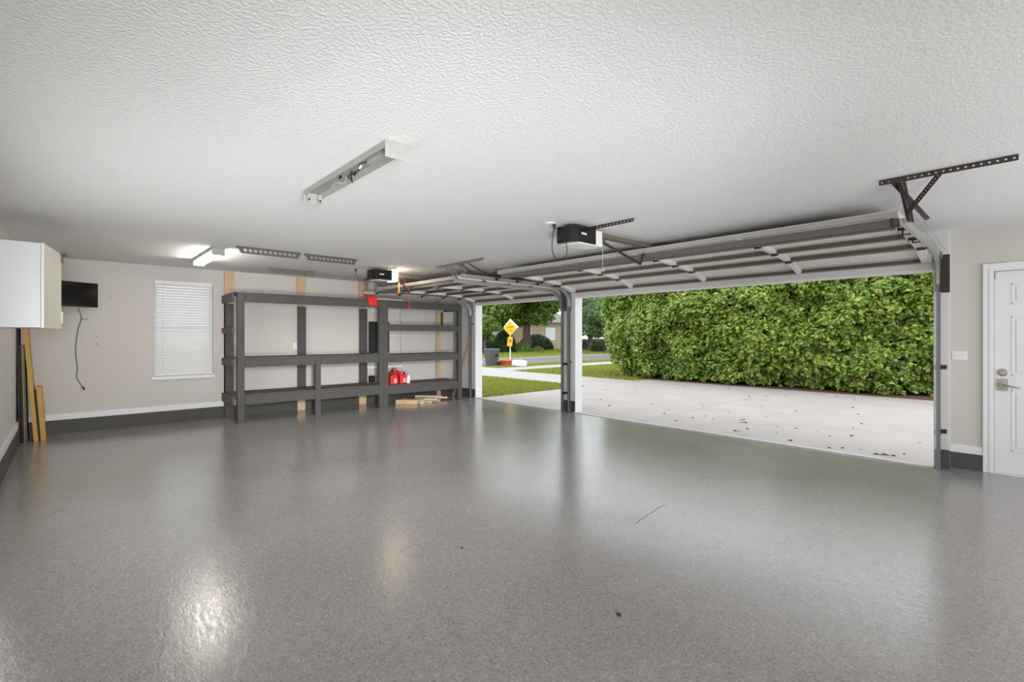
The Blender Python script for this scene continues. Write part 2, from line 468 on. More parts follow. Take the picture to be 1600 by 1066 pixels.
struct('wall_front', bm, 'wall_white')
bm = BM()
box(bm, -.70, DX0, YE, YE + .15, -.15, ZC); box(bm, DX0, DX1, YE, YE + .15, DZ, ZC); box(bm, DX1, XR, YE, YE + .15, -.15, ZC)
struct('wall_front', bm, 'wall')
# white jambs lining both openings
for k, (a, b_) in enumerate(((SX0, SX1), (WX0, WX1))):
    bm = BM()
    box(bm, a - .015, a, YF - .004, YFO + .01, 0, ZH); box(bm, b_, b_ + .015, YF - .004, YFO + .01, 0, ZH)
    box(bm, a - .015, b_ + .015, YF - .004, YFO + .01, ZH, ZH + .015)
    struct('trim_%d' % (k + 1), bm, 'trim')
# dark painted lower ends of the wall beside the openings
bm = BM()
box(bm, SX1 + .002, WX0 - .002, YF - .012, YF, 0, .21); box(bm, -9.54, SX0 - .002, YF - .012, YF, 0, .19)
struct('baseboard_front', bm, 'curb_blue')
bm = BM(); box(bm, WX1 + .03, -.688, YF - .03, YF, 0, .20); box(bm, -.70, DX0 - .085, YE - .03, YE, 0, .165)
struct('baseboard_front', bm, 'curb_blue')
struct('baseboard_front', B(-.70, DX0 - .08, YE - .018, YE, .165, .25), 'trim', bevel=.004)
struct('baseboard_front', B(XS, SX0 - .16, YF - .016, YF, .19, .27), 'wall_white', bevel=.004)
struct('baseboard_back', B(XS, XS + .035, YL, YF, 0, .195), 'curb')
struct('baseboard_back', B(XS, XS + .022, YL, YF, .195, .283), 'trim', bevel=.004)
struct('baseboard_left', B(XS + .035, XR, YL, YL + .035, 0, .195), 'curb')
struct('baseboard_left', B(XS + .022, XR, YL, YL + .022, .195, .283), 'trim', bevel=.004)
# pale concrete edge where the floor coating stops
struct('trim_3', B(WX0 - .02, WX1 + .002, 6.80, 6.845, -.15, .012), 'kerb')
struct('trim_4', B(SX0 - .01, SX1 + .01, 6.80, 6.845, -.15, .012), 'kerb')

# windows: frame, pane, sill
for k, w in enumerate((W1, W2)):
    win = thing('window_%d' % (k + 1), None, None, (XS - .1, (w[0] + w[1]) / 2, w[2]), kind='structure')
    bm = BM(); x0, x1 = XS - .16, XS - .10
    box(bm, x0, x1, w[0], w[0] + .045, w[2], w[3]); box(bm, x0, x1, w[1] - .045, w[1], w[2], w[3])
    box(bm, x0, x1, w[0] + .045, w[1] - .045, w[3] - .045, w[3]); box(bm, x0, x1, w[0] + .045, w[1] - .045, w[2], w[2] + .045)
    zm = (w[2] + w[3]) / 2; box(bm, x0, x1, w[0] + .045, w[1] - .045, zm - .02, zm + .02)
    obj('window_frame', bm, 'trim', win)
    for a, b_ in ((w[2] + .045, zm - .02), (zm + .02, w[3] - .045)):
        obj('pane', B(XS - .135, XS - .13, w[0] + .045, w[1] - .045, a, b_), 'pane', win)
    obj('window_sill', B(XS - .10, XS + .035, w[0] - .03, w[1] + .02, w[2] - .055, w[2]), 'trim', win, bevel=.006)

# side door with its casing
bm = BM(); cw = .08
box(bm, DX0 - cw, DX0, YE - .022, YE + .01, 0, DZ + cw); box(bm, DX1, DX1 + cw, YE - .022, YE + .01, 0, DZ + cw)
box(bm, DX0, DX1, YE - .022, YE + .01, DZ, DZ + cw)
box(bm, DX0 - cw, DX0 - cw + .02, YE - .030, YE - .022, 0, DZ + cw); box(bm, DX0 - .035, DX0 - .012, YE - .027, YE - .022, 0, DZ + .03)
struct('trim_5', bm, 'trim', bevel=.004)
door = thing('door_1', None, None, ((DX0 + DX1) / 2, YE + .03, 0), kind='structure')
dy = YE + .012
obj('door_slab', B(DX0 + .004, DX1 - .004, dy, dy + .044, .018, DZ - .004), 'trim', door)
pw0, pw1 = DX0 + .125, DX0 + .41
for col in (0, 1):
    for z0, z1 in ((.24, .86), (1.0, 1.60), (1.72, 1.93)):
        a = pw0 + col * .345; b_ = a + .255
        bm = BM()
        for f in ((a, b_, z0, z0 + .012), (a, b_, z1 - .012, z1), (a, a + .012, z0, z1), (b_ - .012, b_, z0, z1)):
            box(bm, f[0], f[1], dy - .004, dy, f[2], f[3])
        box(bm, a + .035, b_ - .035, dy - .006, dy, z0 + .035, z1 - .035)
        obj('panel', bm, 'trim', door, bevel=.003)
bm = BM(); tube(bm, [(DX0 + .062, dy - .006, 1.03), (DX0 + .062, dy - .014, 1.03), (DX0 + .062, dy - .028, 1.03)], [.038, .036, .022], 16)
box(bm, DX0 + .054, DX0 + .070, dy - .040, dy - .026, 1.012, 1.048)
obj('deadbolt', bm, 'nickel', door)
bm = BM(); box(bm, DX0 + .020, DX0 + .104, dy - .008, dy, .845, .968)
tube(bm, [(DX0 + .062, dy, .905), (DX0 + .062, dy - .045, .905)], .024, 12)
tube(bm, smooth_path([(DX0 + .062, dy - .045, .905), (DX0 + .10, dy - .055, .902), (DX0 + .16, dy - .052, .888), (DX0 + .185, dy - .048, .890)], 4), [.013] * 4 + [.010] * 4 + [.008] * 5, 8)
obj('door_handle', bm, 'nickel', door, bevel=.002)
obj('threshold', B(DX0 - .0, DX1, YE - .01, YE + .06, 0, .016), 'trim', door)
sensor = obj('door_sensor', B(DX0 + .012, DX0 + .036, dy - .022, dy - .0005, DZ - .075, DZ - .018), 'plate', bevel=.003)
tag(sensor, 'small white contact sensor at the top corner of the white side door', 'sensor')

sw = thing('light_switch', 'white double toggle switch plate on the greige wall beside the side door', 'switch', (-.627, YE, 1.15))
obj('cover_plate', B(-.688, -.566, YE - .007, YE, 1.148, 1.242), 'plate', sw, bevel=.003)
for x in (-.655, -.600):
    obj('toggle', B(x - .006, x + .006, YE - .022, YE - .007, 1.188, 1.208), 'plate', sw)
ou = thing('wall_outlet', 'white outlet plate on the wall behind the charcoal shelving', 'outlet', (XS, 3.165, 1.15))
obj('cover_plate', B(XS, XS + .007, 3.125, 3.205, 1.155, 1.275), 'plate', ou, bevel=.002)
for z in (1.185, 1.245):
    obj('socket', B(XS + .007, XS + .010, 3.148, 3.182, z - .016, z + .016), 'plate', ou)

# blinds
def blind(w, m, name_label, inset, pitch, n0=0):
    y0, y1 = w[0] + .006, w[1] - .006; x = XS - inset
    t = thing('window_blind', name_label, 'blind', (x, (y0 + y1) / 2, w[2]))
    obj('head_rail', B(x - .025, x + .025, y0, y1, w[3] - .052, w[3] - .001), m, t, bevel=.003)
    z = w[2] + .045; first = None
    while z < w[3] - .07:
        if first is None:
            mx = rot_about((x, 0, z), 'Y', R(50))
            first = obj('slat', B(x - .026, x + .026, y0, y1, z - .0015, z + .0015, mx), m, t)
            base = WORLD[first.name].z - z
        else:
            q = WORLD[first.name]; inst(first, 'slat', (q.x, q.y, z + base), t)
        z += pitch
    obj('bottom_rail', B(x - .022, x + .022, y0, y1, w[2] + .004, w[2] + .024), m, t, bevel=.003)
    for yy in (y0 + .11, y1 - .11):
        obj('ladder_cord', tube(BM(), [(x + .027, yy, w[2] + .02), (x + .027, yy, w[3] - .05)], .0015, 5), 'white_wire', t)
    return t
blind(W1, 'slat', 'closed white slatted blind in the window clear of the shelving', .035, .0445)
blind(W2, 'slat_dull', 'cream slatted blind in the window hidden behind the shelving', .035, .0445)

# ------------------------------------------------------------------ charcoal shelving
XF = -8.71
sh = thing('shelving_unit', 'long charcoal-painted timber shelving unit built along the back wall', 'shelf', (-9.1, 4.2, 0))
def post(y0, y1, z1, seams=1, m='shelf'):
    n = seams; w = (y1 - y0) / n
    for i in range(n):
        obj('front_post', B(XF - .089, XF, y0 + i * w + .001, y0 + (i + 1) * w - .001, 0, z1), m, sh, bevel=.004)
post(1.995, 2.098, 2.094); post(3.228, 3.325, 1.032); post(4.453, 4.640, 2.098, 2); post(6.330, 6.430, 2.085)
RX = XS + .0355
for y0, y1 in ((1.975, 2.100), (3.180, 3.320), (4.400, 4.552), (6.290, 6.385)):
    obj('wall_stud', B(RX, RX + .04, y0, y1, 0, ZC), 'pine', sh, bevel=.003)
for y0, y1 in ((1.968, 2.104), (3.176, 3.322), (4.396, 4.556)):
    for z0, z1 in ((.288, .90), (1.03, 1.955)):
        obj('painted_stud_face', B(RX + .04, RX + .075, y0, y1, z0, z1), 'shelf', sh)
obj('painted_stud_face', B(RX, RX + .075, 1.968, 1.974, 0, 2.09), 'shelf', sh)
obj('painted_stud_face', B(RX + .04, RX + .075, 1.975, 2.104, 0, .286), 'shelf', sh)
obj('painted_stud_face', B(RX + .001, RX + .04, 6.386, 6.45, 1.62, 1.955), 'shelf', sh)
def rail(y0, y1, z0, z1, x=XF - .089, t=.038): obj('front_rail', B(x - t, x, y0, y1, z0, z1), 'shelf', sh, bevel=.003)
def deck(y0, y1, z, x0=RX + .078, x1=XF - .05, m='shelf_top', n=5):
    w = (x1 - x0) / n
    first = None
    for i in range(n):
        a = x0 + i * w
        if first is None: first = obj('deck_plank', B(a + .002, a + w - .002, y0, y1, z - .02, z), m, sh, bevel=.002)
        else:
            q = WORLD[first.name]; inst(first, 'deck_plank', (q.x + i * w, q.y, q.z + (.0015 if i % 2 else 0)), sh)
# fascia boards between the posts (flush with their faces)
def fascia(y0, y1, z0, z1): obj('fascia_board', B(XF - .040, XF - .002, y0, y1, z0, z1), 'shelf', sh, bevel=.003)
for a, b_, lv in ((2.099, 3.227, ((.895, 1.03), (.287, .43))), (3.326, 4.452, ((.895, 1.03), (.27, .43))),
                  (4.641, 6.329, ((.884, 1.012), (1.503, 1.615), (.25, .408)))):
    for z0, z1 in lv: fascia(a, b_, z0, z1)
fascia(2.099, 4.452, 1.951, 2.090); fascia(4.641, 6.329, 1.953, 2.075)
deck(1.97, 4.455, 2.110); deck(4.457, 6.43, 2.100)
deck(1.97, 4.50, 1.048); deck(4.502, 6.43, 1.030); deck(1.97, 4.50, .448); deck(4.502, 6.43, .425); deck(4.641, 6.43, 1.632, n=3, x0=-9.15)
for z0, z1 in ((1.955, 2.09), (.905, 1.028), (1.447, 1.536), (.287, .428)):
    obj('end_rail', B(XS + .037, XF - .090, 1.935, 1.970, z0, z1), 'shelf_top' if z0 < 1.9 else 'shelf', sh, bevel=.003)
for z0, z1 in ((1.955, 2.075), (.89, 1.008), (1.503, 1.61), (.27, .405)):
    obj('end_rail', B(RX + .078, XF - .090, 6.432, 6.466, z0, z1), 'shelf', sh, bevel=.003)

bp = obj('black_board', B(-9.42, -9.395, 4.575, 5.03, 1.049, 1.70), 'black', bevel=.002)
tag(bp, 'flat black board standing on the middle shelf in front of the blind', 'board')
bx_ = obj('black_box', B(-9.405, -9.30, 4.57, 4.66, .449, .585), 'black', bevel=.006)
tag(bx_, 'small black box on the bottom shelf beside a stud', 'box')

def gas_can(x, y, z, w, d, h, label, spout):
    t = thing('fuel_can', label, 'fuel can', (x, y, z), 'red fuel cans on the bottom shelf')
    bm = BM()
    prof = [(-w / 2, 0), (w / 2, 0), (w / 2, h * .62), (w * .30, h * .86), (-w * .34, h * .86), (-w / 2, h * .70)]
    prism(bm, [(y + a, z + b_) for a, b_ in prof], x - d / 2, x + d / 2, 'x')
    obj('body', bm, 'red', t, bevel=.014)
    bm = BM(); tube(bm, smooth_path([(x, y - w * .32, z + h * .82), (x, y - w * .22, z + h * 1.0), (x, y + w * .12, z + h * .99), (x, y + w * .20, z + h * .82)], 4), .012, 8)
    obj('carry_handle', bm, 'red', t)
    bm = BM(); tube(bm, [(x, y + spout * w * .36, z + h * .80), (x, y + spout * w * .36, z + h * .93)], .022, 10)
    tube(bm, [(x, y + spout * w * .36, z + h * .93), (x + .01, y + spout * w * .36, z + h * 1.06)], .010, 8)
    obj('cap', bm, 'blackgloss', t)
    obj('label_patch', B(x + d / 2 + .0005, x + d / 2 + .002, y - w * .1, y + w * .34, z + h * .12, z + h * .5), mat('pink_label', (.85, .38, .36), .5), t)
gas_can(-8.90, 4.835, .427, .155, .17, .235, 'squat red plastic fuel can tight against the double shelf post', -1)
gas_can(-9.11, 5.005, .427, .17, .20, .30, 'tall red plastic fuel can standing between two shorter ones', -1)
gas_can(-8.92, 5.055, .427, .15, .16, .235, 'short red plastic fuel can next to a white jug', 1)
t = thing('white_jug', 'small white plastic jug beside the red fuel cans', 'jug', (-8.89, 5.20, .427))
obj('body', prism(BM(), [(5.146, .427), (5.215, .427), (5.215, .56), (5.195, .60), (5.166, .60), (5.146, .56)], -8.94, -8.86, 'x'), 'white_p', t, bevel=.008)
obj('cap', tube(BM(), [(-8.9, 5.18, .60), (-8.9, 5.18, .622)], .014, 10), 'red', t)

# scrap timber under the shelf
random.seed(4)
scr = [((-9.05, 5.12, .045), (-8.72, 5.42, .045), .09, .088, 'pine'), ((-9.20, 5.47, .020), (-8.74, 5.55, .020), .09, .038, 'pine_pale'),
       ((-9.10, 5.62, .020), (-8.72, 5.74, .020), .10, .038, 'pine_pale'), ((-9.15, 5.78, .020), (-8.80, 6.02, .020), .09, .038, 'pine'),
       ((-9.22, 5.36, .058), (-8.78, 5.60, .058), .09, .036, 'pine'), ((-9.10, 5.60, .058), (-8.74, 5.92, .058), .09, .036, 'pine_pale'),
       ((-9.25, 5.70, .095), (-8.84, 6.10, .095), .14, .036, 'pine_pale'), ((-9.15, 5.92, .0575), (-8.86, 6.26, .0575), .09, .036, 'pine_pale')]
names = ['thick pine offcut lying at the near end of the scrap pile under the shelf', 'pale flat offcut lying beside the thick pine block on the floor',
         'pale board offcut flat on the floor in the middle of the scrap pile', 'pine offcut at the base of the scrap pile by the far post',
         'pine offcut lying on top of the flat offcut in the scrap pile', 'pale offcut laid slantwise over the middle of the scrap pile',
         'wide pale board on the very top of the scrap pile', 'pale offcut sticking out at the far end of the scrap pile']
for (p, q, w, tt, m), nm in zip(scr, names):
    p = (p[0], p[1] - .12, p[2]); q = (q[0], q[1] - .12, q[2])
    tag(obj('timber_offcut', bar(BM(), p, q, w, tt), m, bevel=.002), nm, 'wood scrap', 'timber offcuts under the shelf')
# stick leaning in the far corner
tag(obj('timber_stick', bar(BM(), (-9.36, 6.66, .012), (-8.885, 6.800, 1.33), .065, .03, up=(0, 1, 0)), 'pine'),
    'slender pine stick leaning in the corner behind the shelf end post', 'wood stick')

for px_, r_, lab in (((967, 962), .011, 'tiny dark pebble lying alone on the open grey floor'), ((722, 857), .008, 'minute black grit crumb on the grey floor'), ((835, 583), 0, '')):
    if not r_: continue
    p = at(*px_, Z=0); bm = BM(); bmesh.ops.create_icosphere(bm, subdivisions=2, radius=r_)
    for q in bm.verts: q.co = Vector((p.x + q.co.x * 1.2, p.y + q.co.y, r_ * .55 + q.co.z * .55))
    tag(obj('pebble', bm, 'black', smooth=True), lab, 'pebble')

# ------------------------------------------------------------------ boards leaning in the left corner
def leaner(x0, x1, yb, yt, h, th, m, label):
    bm = prism(BM(), [(yb, 0.0), (yb + th, 0.0), (yt + th, h), (yt, h)], x0, x1, 'x')
    tag(obj('leaning_board', bm, m, bevel=.002), label, 'board', 'boards leaning in the corner')
leaner(-9.40, -9.00, -.485, -.5065, 1.50, .022, 'black', 'tall black board closest to the side wall in the corner stack')
leaner(-9.40, -9.00, -.455, -.480, 1.28, .022, 'black', 'black board behind a thin amber strip in the corner stack')
leaner(-9.40, -9.00, -.430, -.4575, 1.28, .008, 'ply', 'thin amber strip between a black board and a grey-green panel')
leaner(-9.40, -9.00, -.418, -.449, 1.27, .016, 'green_grey', 'grey-green panel leaning in the corner stack')
leaner(-9.40, -9.05, -.345, -.455, 1.62, .045, 'ply', 'long amber board rising behind the wall cabinet')
leaner(-9.38, -9.05, -.299, -.343, .66, .020, 'black', 'short black board beside a short thick amber board')
leaner(-9.38, -9.05, -.277, -.324, .72, .050, 'ply', 'short thick amber board at the outer side of the corner stack')

# ------------------------------------------------------------------ wall cabinet with its door ajar
CXa, CXb, CYf, CZ0, CZ1 = -6.10, -6.84, -.188, 1.478, 2.238
cb = thing('wall_cabinet', 'white wall cabinet with cream door ajar, hung high on the side wall', 'cabinet', ((CXa + CXb) / 2, YL, CZ0))
bm = BM()
box(bm, CXa - .018, CXa, YL, CYf, CZ0, CZ1); box(bm, CXb, CXb + .018, YL, CYf, CZ0, CZ1)
box(bm, CXb + .018, CXa - .018, YL, CYf, CZ0, CZ0 + .018); box(bm, CXb + .018, CXa - .018, YL, CYf, CZ1 - .018, CZ1)
box(bm, CXb + .018, CXa - .018, YL, YL + .01, CZ0 + .018, CZ1 - .018); box(bm, CXb + .018, CXa - .018, YL + .01, CYf - .01, 1.84, 1.858)
obj('body', bm, 'cab_white', cb)
mx = rot_about((CXa, CYf, 0), 'Z', R(-8.5))
cd = obj('door', B(CXb, CXa, CYf + .002, CYf + .022, CZ0 - .006, CZ1 + .004, mx), 'cab_cream', cb, bevel=.003)
obj('latch', B(CXb - .012, CXb + .035, CYf + .022, CYf + .036, CZ0 + .05, CZ0 + .17, mx), 'cab_cream', cd, bevel=.004)
bm = BM(); box(bm, CXb - .05, CXb + .02, CYf + .022, CYf + .030, CZ1 - .085, CZ1 + .0, mx); box(bm, CXb - .05, CXb + .03, CYf + .012, CYf + .062, CZ1 - .01, CZ1 + .012, mx)
obj('catch_bracket', bm, 'brass', cd)
for z in (CZ0 + .06, CZ1 - .10):
    obj('hinge', tube(BM(), [(CXa + .004, CYf + .004, z), (CXa + .004, CYf + .004, z + .05)], .006, 8), 'cab_white', cb)

# ------------------------------------------------------------------ television on the back wall
tv = thing('television', 'small black flat television on an arm mount on the back wall', 'television', (-9.3, .1, 1.82))
pr = Vector((-9.40, .318)); d2 = Vector((-math.sin(R(30)), math.cos(R(30)))); wT = .60
mx = Matrix(((d2.x, d2.y, 0, pr.x), (d2.y, -d2.x, 0, pr.y), (0, 0, 1, 0), (0, 0, 0, 1)))
obj('cabinet_shell', B(-wT, 0, -.045, 0, 1.818, 2.170, mx), 'blackgloss', tv, bevel=.004)
obj('display', B(-wT + .012, -.012, 0.0005, .002, 1.838, 2.158, mx), 'screen', tv)
bm = BM(); c0 = mx @ Vector((-wT / 2, -.045, 2.0)); bar(bm, c0, (XS + .005, c0.y - .02, 2.0), .05, .03)
box(bm, XS, XS + .012, c0.y - .08, c0.y + .04, 1.92, 2.08)
obj('wall_mount', bm, 'black', tv)
pts = [at(122, 482, X=XS + .09), at(127, 497, X=XS + .012), at(122, 515, X=XS + .01), at(118, 547, X=XS + .01), at(121, 575, X=XS + .01), at(120, 590, X=XS + .01), at(129, 604, X=XS + .012)]
cd = thing('power_cord', 'dangling black power cord hanging down the wall below the television', 'cord', tuple(pts[-1]))
obj('cable', tube(BM(), smooth_path(pts, 6), .0045, 6), 'cord', cd)
obj('plug', tube(BM(), [pts[-1], at(132, 609, X=XS + .012)], [.009, .012], 8), 'cord', cd)
obj('cable_stub', tube(BM(), smooth_path([at(127, 497, X=XS + .012), at(131, 500, X=XS + .012), at(137, 498, X=XS + .012)], 4), .004, 6), 'cord', cd)
for x, y in ((172, 465), (426, 486), (442, 486), (150, 526), (152, 538)):
    p = at(x, y, X=XS)
    tag(obj('wall_screw', tube(BM(), [p, p + Vector((.006, 0, 0))], .008, 8), 'curb' if x < 180 else 'plate'), 'tiny screw head left in the greige back wall', 'screw', 'screws in the back wall')

# ------------------------------------------------------------------ fluorescent fixtures
def fixture(x0, x1, lit, label):
    y0, y1 = 1.335, 1.475; yc = (y0 + y1) / 2; zt = ZC - .002
    t = thing('fluorescent_fixture', label, 'ceiling light', ((x0 + x1) / 2, yc, zt))
    bm = BM(); prism(bm, [(y0, zt), (y1, zt), (y1, zt - .040), (y1 - .008, zt - .040), (y1 - .030, zt - .016), (y0 + .030, zt - .016), (y0 + .008, zt - .040), (y0, zt - .040)], x0 + .006, x1 - .006, 'x')
    obj('channel', bm, 'light_body', t)
    e = obj('end_plate', B(x1 - .006, x1, y0 - .004, y1 + .004, zt - .098, zt), 'light_body', t, bevel=.002)
    e2 = obj('end_plate', B(x0, x0 + .006, y0 - .004, y1 + .004, zt - .098, zt), 'light_body', t, bevel=.002)
    for yy in (yc - .042, yc + .042):
        obj('lamp_holder', B(x1 - .030, x1 - .006, yy - .014, yy + .014, zt - .088, zt - .02), 'light_body', t, bevel=.003)
        obj('lamp_holder', B(x0 + .006, x0 + .030, yy - .014, yy + .014, zt - .088, zt - .02), 'light_body', t, bevel=.003)
        obj('socket_hole', tube(BM(), [(x0 + .031, yy, zt - .072), (x0 + .0302, yy, zt - .072)], .009, 10), 'black', t)
        if lit:
            obj('tube_lamp', tube(BM(), [(x0 + .032, yy, zt - .072), (x1 - .032, yy, zt - .072)], .016, 12), 'tube', t, smooth=True)
    if not lit:
        obj('ballast', B(x1 - .32, x1 - .05, yc - .034, yc + .034, zt - .048, zt - .016), 'ballast', t, bevel=.004)
        bm = BM(); tube(bm, smooth_path([(x1 - .32, yc - .01, zt - .03), (x1 - .42, yc - .03, zt - .024), (x1 - .52, yc + .005, zt - .034), (x1 - .62, yc - .02, zt - .05), (x1 - .68, yc + .03, zt - .05)], 5), .0035, 6)
        tube(bm, smooth_path([(x1 - .56, yc - .02, zt - .03), (x1 - .62, yc + .0, zt - .05), (x1 - .66, yc + .02, zt - .035), (x1 - .70, yc + .045, zt - .06)], 5), .005, 6)
        obj('wiring', bm, 'cord', t)
        obj('wiring', tube(BM(), smooth_path([(x1 - .70, yc, zt - .03), (x1 - .80, yc + .03, zt - .04), (x1 - .90, yc + .01, zt - .024), (x1 - 1.0, yc + .02, zt - .03)], 5), .003, 6), 'white_wire', t)
        for k, s in ((.45, -.01), (.60, .02), (.74, -.02)):
            obj('wire_nut', tube(BM(), [(x1 - k, yc + s, zt - .020), (x1 - k - .02, yc + s, zt - .035)], [.010, .006], 8), 'black' if k != .45 else 'plate', t)
    return t
fixture(-3.84, -2.535, False, 'bare fluorescent fixture without tubes, wires hanging out, on the open ceiling')
fixture(-8.33, -7.09, True, 'glowing warm fluorescent fixture on the ceiling near the blind-covered window')
fixture(.35, 1.60, True, 'added lit fluorescent fixture on the ceiling, out of view beside the side wall')  # fixture added behind the camera to help light the room

# ceiling racks for fishing rods
def rod_rack(x, y0, y1, m, label):
    zt = ZC; h = .085
    t = thing('rod_rack', label, 'rack', (x, (y0 + y1) / 2, zt - h), 'rod racks on the ceiling')
    perf = perforated(BM(), (x, y0, zt - .020 - h / 2 + .02), (x, y1, zt - .020 - h / 2 + .02), (0, 0, 1), h, (y1 - y0 - .13) / 11, .0245, .018, .05, .05, count=11)
    obj('holed_board', perf, m, t)
    obj('mounting_cleat', B(x - .03, x - .009, y0, y1, zt - .02, zt), m, t)
rod_rack(-6.78, 1.545, 2.325, 'rack', 'dark holed rod rack under the ceiling beside the glowing fixture')
rod_rack(-6.80, 2.375, 3.125, 'rack', 'dark holed rod rack under the ceiling on the opener side of its twin')
rod_rack(-8.55, 2.42, 3.18, 'rack_pale', 'taupe holed rod rack under the ceiling close above the shelving')

# ------------------------------------------------------------------ overhead doors
def track_z(y, zt, yb):
    """height of the centre line of a track at depth y: rising run, then the curve"""
    yc = YF - .085 - .34
    return zt + .02 * (yc - y) / (yc - yb) if y <= yc else zt - .34 + math.sqrt(.34 ** 2 - (y - yc) ** 2)

def overhead_door(name_label, X0, X1, prof, nst, group, zt, ybs, strut_h=.062):
    t = thing('garage_door', name_label, 'garage door', ((X0 + X1) / 2, prof[0][0], prof[0][1] - .06), group)
    for i in range(len(prof) - 1):
        p, q = Vector(prof[i]), Vector(prof[i + 1]); d = q - p; L = d.length; d.normalize()
        n = Vector((d.y, -d.x))            # inward side, pointing down into the room
        if n.y > 0: n = -n
        def mxs():
            return Matrix(((1, 0, 0, 0), (0, d.x, n.x, p.x), (0, d.y, n.y, p.y), (0, 0, 0, 1)))
        mx = mxs()
        bm = BM(); g = .003
        box(bm, X0, X1, g, L - g, 0, .006, mx)
        # pressed panel outlines on the inner face
        W = (X1 - X0); npan = 8 if W > 4 else 4; pw = W / npan
        for k in range(npan):
            a, b_ = X0 + k * pw + .07, X0 + (k + 1) * pw - .07
            for f in ((a, b_, .09, .105), (a, b_, L - .105, L - .09), (a, a + .015, .105, L - .105), (b_ - .015, b_, .105, L - .105)):
                box(bm, f[0], f[1], f[2], f[3], .006, .010, mx)
        s = obj('section', bm, 'skin', t)
        nr = 'edge_grey' if i == 0 else 'rail_brown'
        bm = BM(); box(bm, X0, X1, g, g + .004, .006, .052, mx); box(bm, X0, X1, g + .004, g + .03, .048, .052, mx)
        obj('upper_rail', bm, nr, s)
        bm = BM(); box(bm, X0, X1, L - g - .004, L - g, .006, .052, mx); box(bm, X0, X1, L - g - .03, L - g - .004, .048, .052, mx)
        obj('lower_rail', bm, 'rail_brown', s)
        for k in range(nst):
            u = X0 + .045 + (W - .09) * k / (nst - 1); hw = .045 if k in (0, nst - 1) else .028
            bm = BM(); box(bm, u - hw, u + hw, g + .005, L - g - .005, .0525, .056, mx)
            box(bm, u - hw, u - hw + .003, g + .005, L - g - .005, .006, .0525, mx); box(bm, u + hw - .003, u + hw, g + .005, L - g - .005, .006, .0525, mx)
            obj('stile', bm, 'skin', s)
            if i < len(prof) - 2:
                bm = BM(); box(bm, u - .03, u + .03, L - .055, L - .012, .0565, .062, mx); box(bm, u - .03, u + .03, L + .012, L + .055, .0565, .062, mx)
                tube(bm, [mx @ Vector((u - .035, L, .066)), mx @ Vector((u + .035, L, .066))], .009, 8)
                obj('hinge', bm, 'dark_steel', s)
            if k in (0, nst - 1):
                e = -1 if k == 0 else 1; ux = X0 if k == 0 else X1
                v = .03 if i == 0 else .0
                top = mx @ Vector((u, v, .0555)); zr = track_z(top.y, zt, ybs[0 if k == 0 else 1])
                bm = BM(); tube(bm, [top, (u, top.y, zr)], .007, 8)
                tube(bm, [(u - e * .005, top.y, zr), (ux + e * .045, top.y, zr)], .006, 8)
                tube(bm, [(ux + e * .036, top.y, zr), (ux + e * .052, top.y, zr)], .022, 12)
                obj('roller', bm, 'dark_steel', s)
        if i == 0:
            bm = BM(); a = .055
            box(bm, X0 + .01, X1 - .01, a, a + .004, .0565, .0565 + strut_h, mx); box(bm, X0 + .01, X1 - .01, a + .07, a + .074, .0565, .0565 + strut_h, mx)
            box(bm, X0 + .01, X1 - .01, a + .004, a + .07, .0565, .0605, mx)
            box(bm, X0 + .01, X1 - .01, a - .016, a, .0565 + strut_h - .003, .0565 + strut_h, mx)
            obj('strut', bm, 'strut', t)
        if i == len(prof) - 2:
            obj('bottom_seal', B(X0, X1, L - .002, L + .022, .006, .05, mx), 'edge_grey', t)
    return t
wide_prof = [(4.99, 2.430), (5.47, 2.410), (5.95, 2.386), (6.40, 2.345), (6.79, 2.232)]
overhead_door('wide raised sectional garage door of dusty white steel hung under the ceiling', WX0 - .03, WX1 + .0, wide_prof, 5, 'raised garage doors', 2.285, (4.33, 4.86))
small_prof = [(4.42, 2.340), (4.93, 2.336), (5.45, 2.332), (5.97, 2.328), (6.46, 2.318)]
small_prof = [(4.42, 2.335), (4.95, 2.332), (5.48, 2.330), (6.01, 2.326), (6.44, 2.300), (6.79, 2.205)]
overhead_door('narrow raised sectional garage door behind the glowing opener', SX0 - .03, SX1 + .03, small_prof, 3, 'raised garage doors', 2.215, (4.20, 4.30), .05)

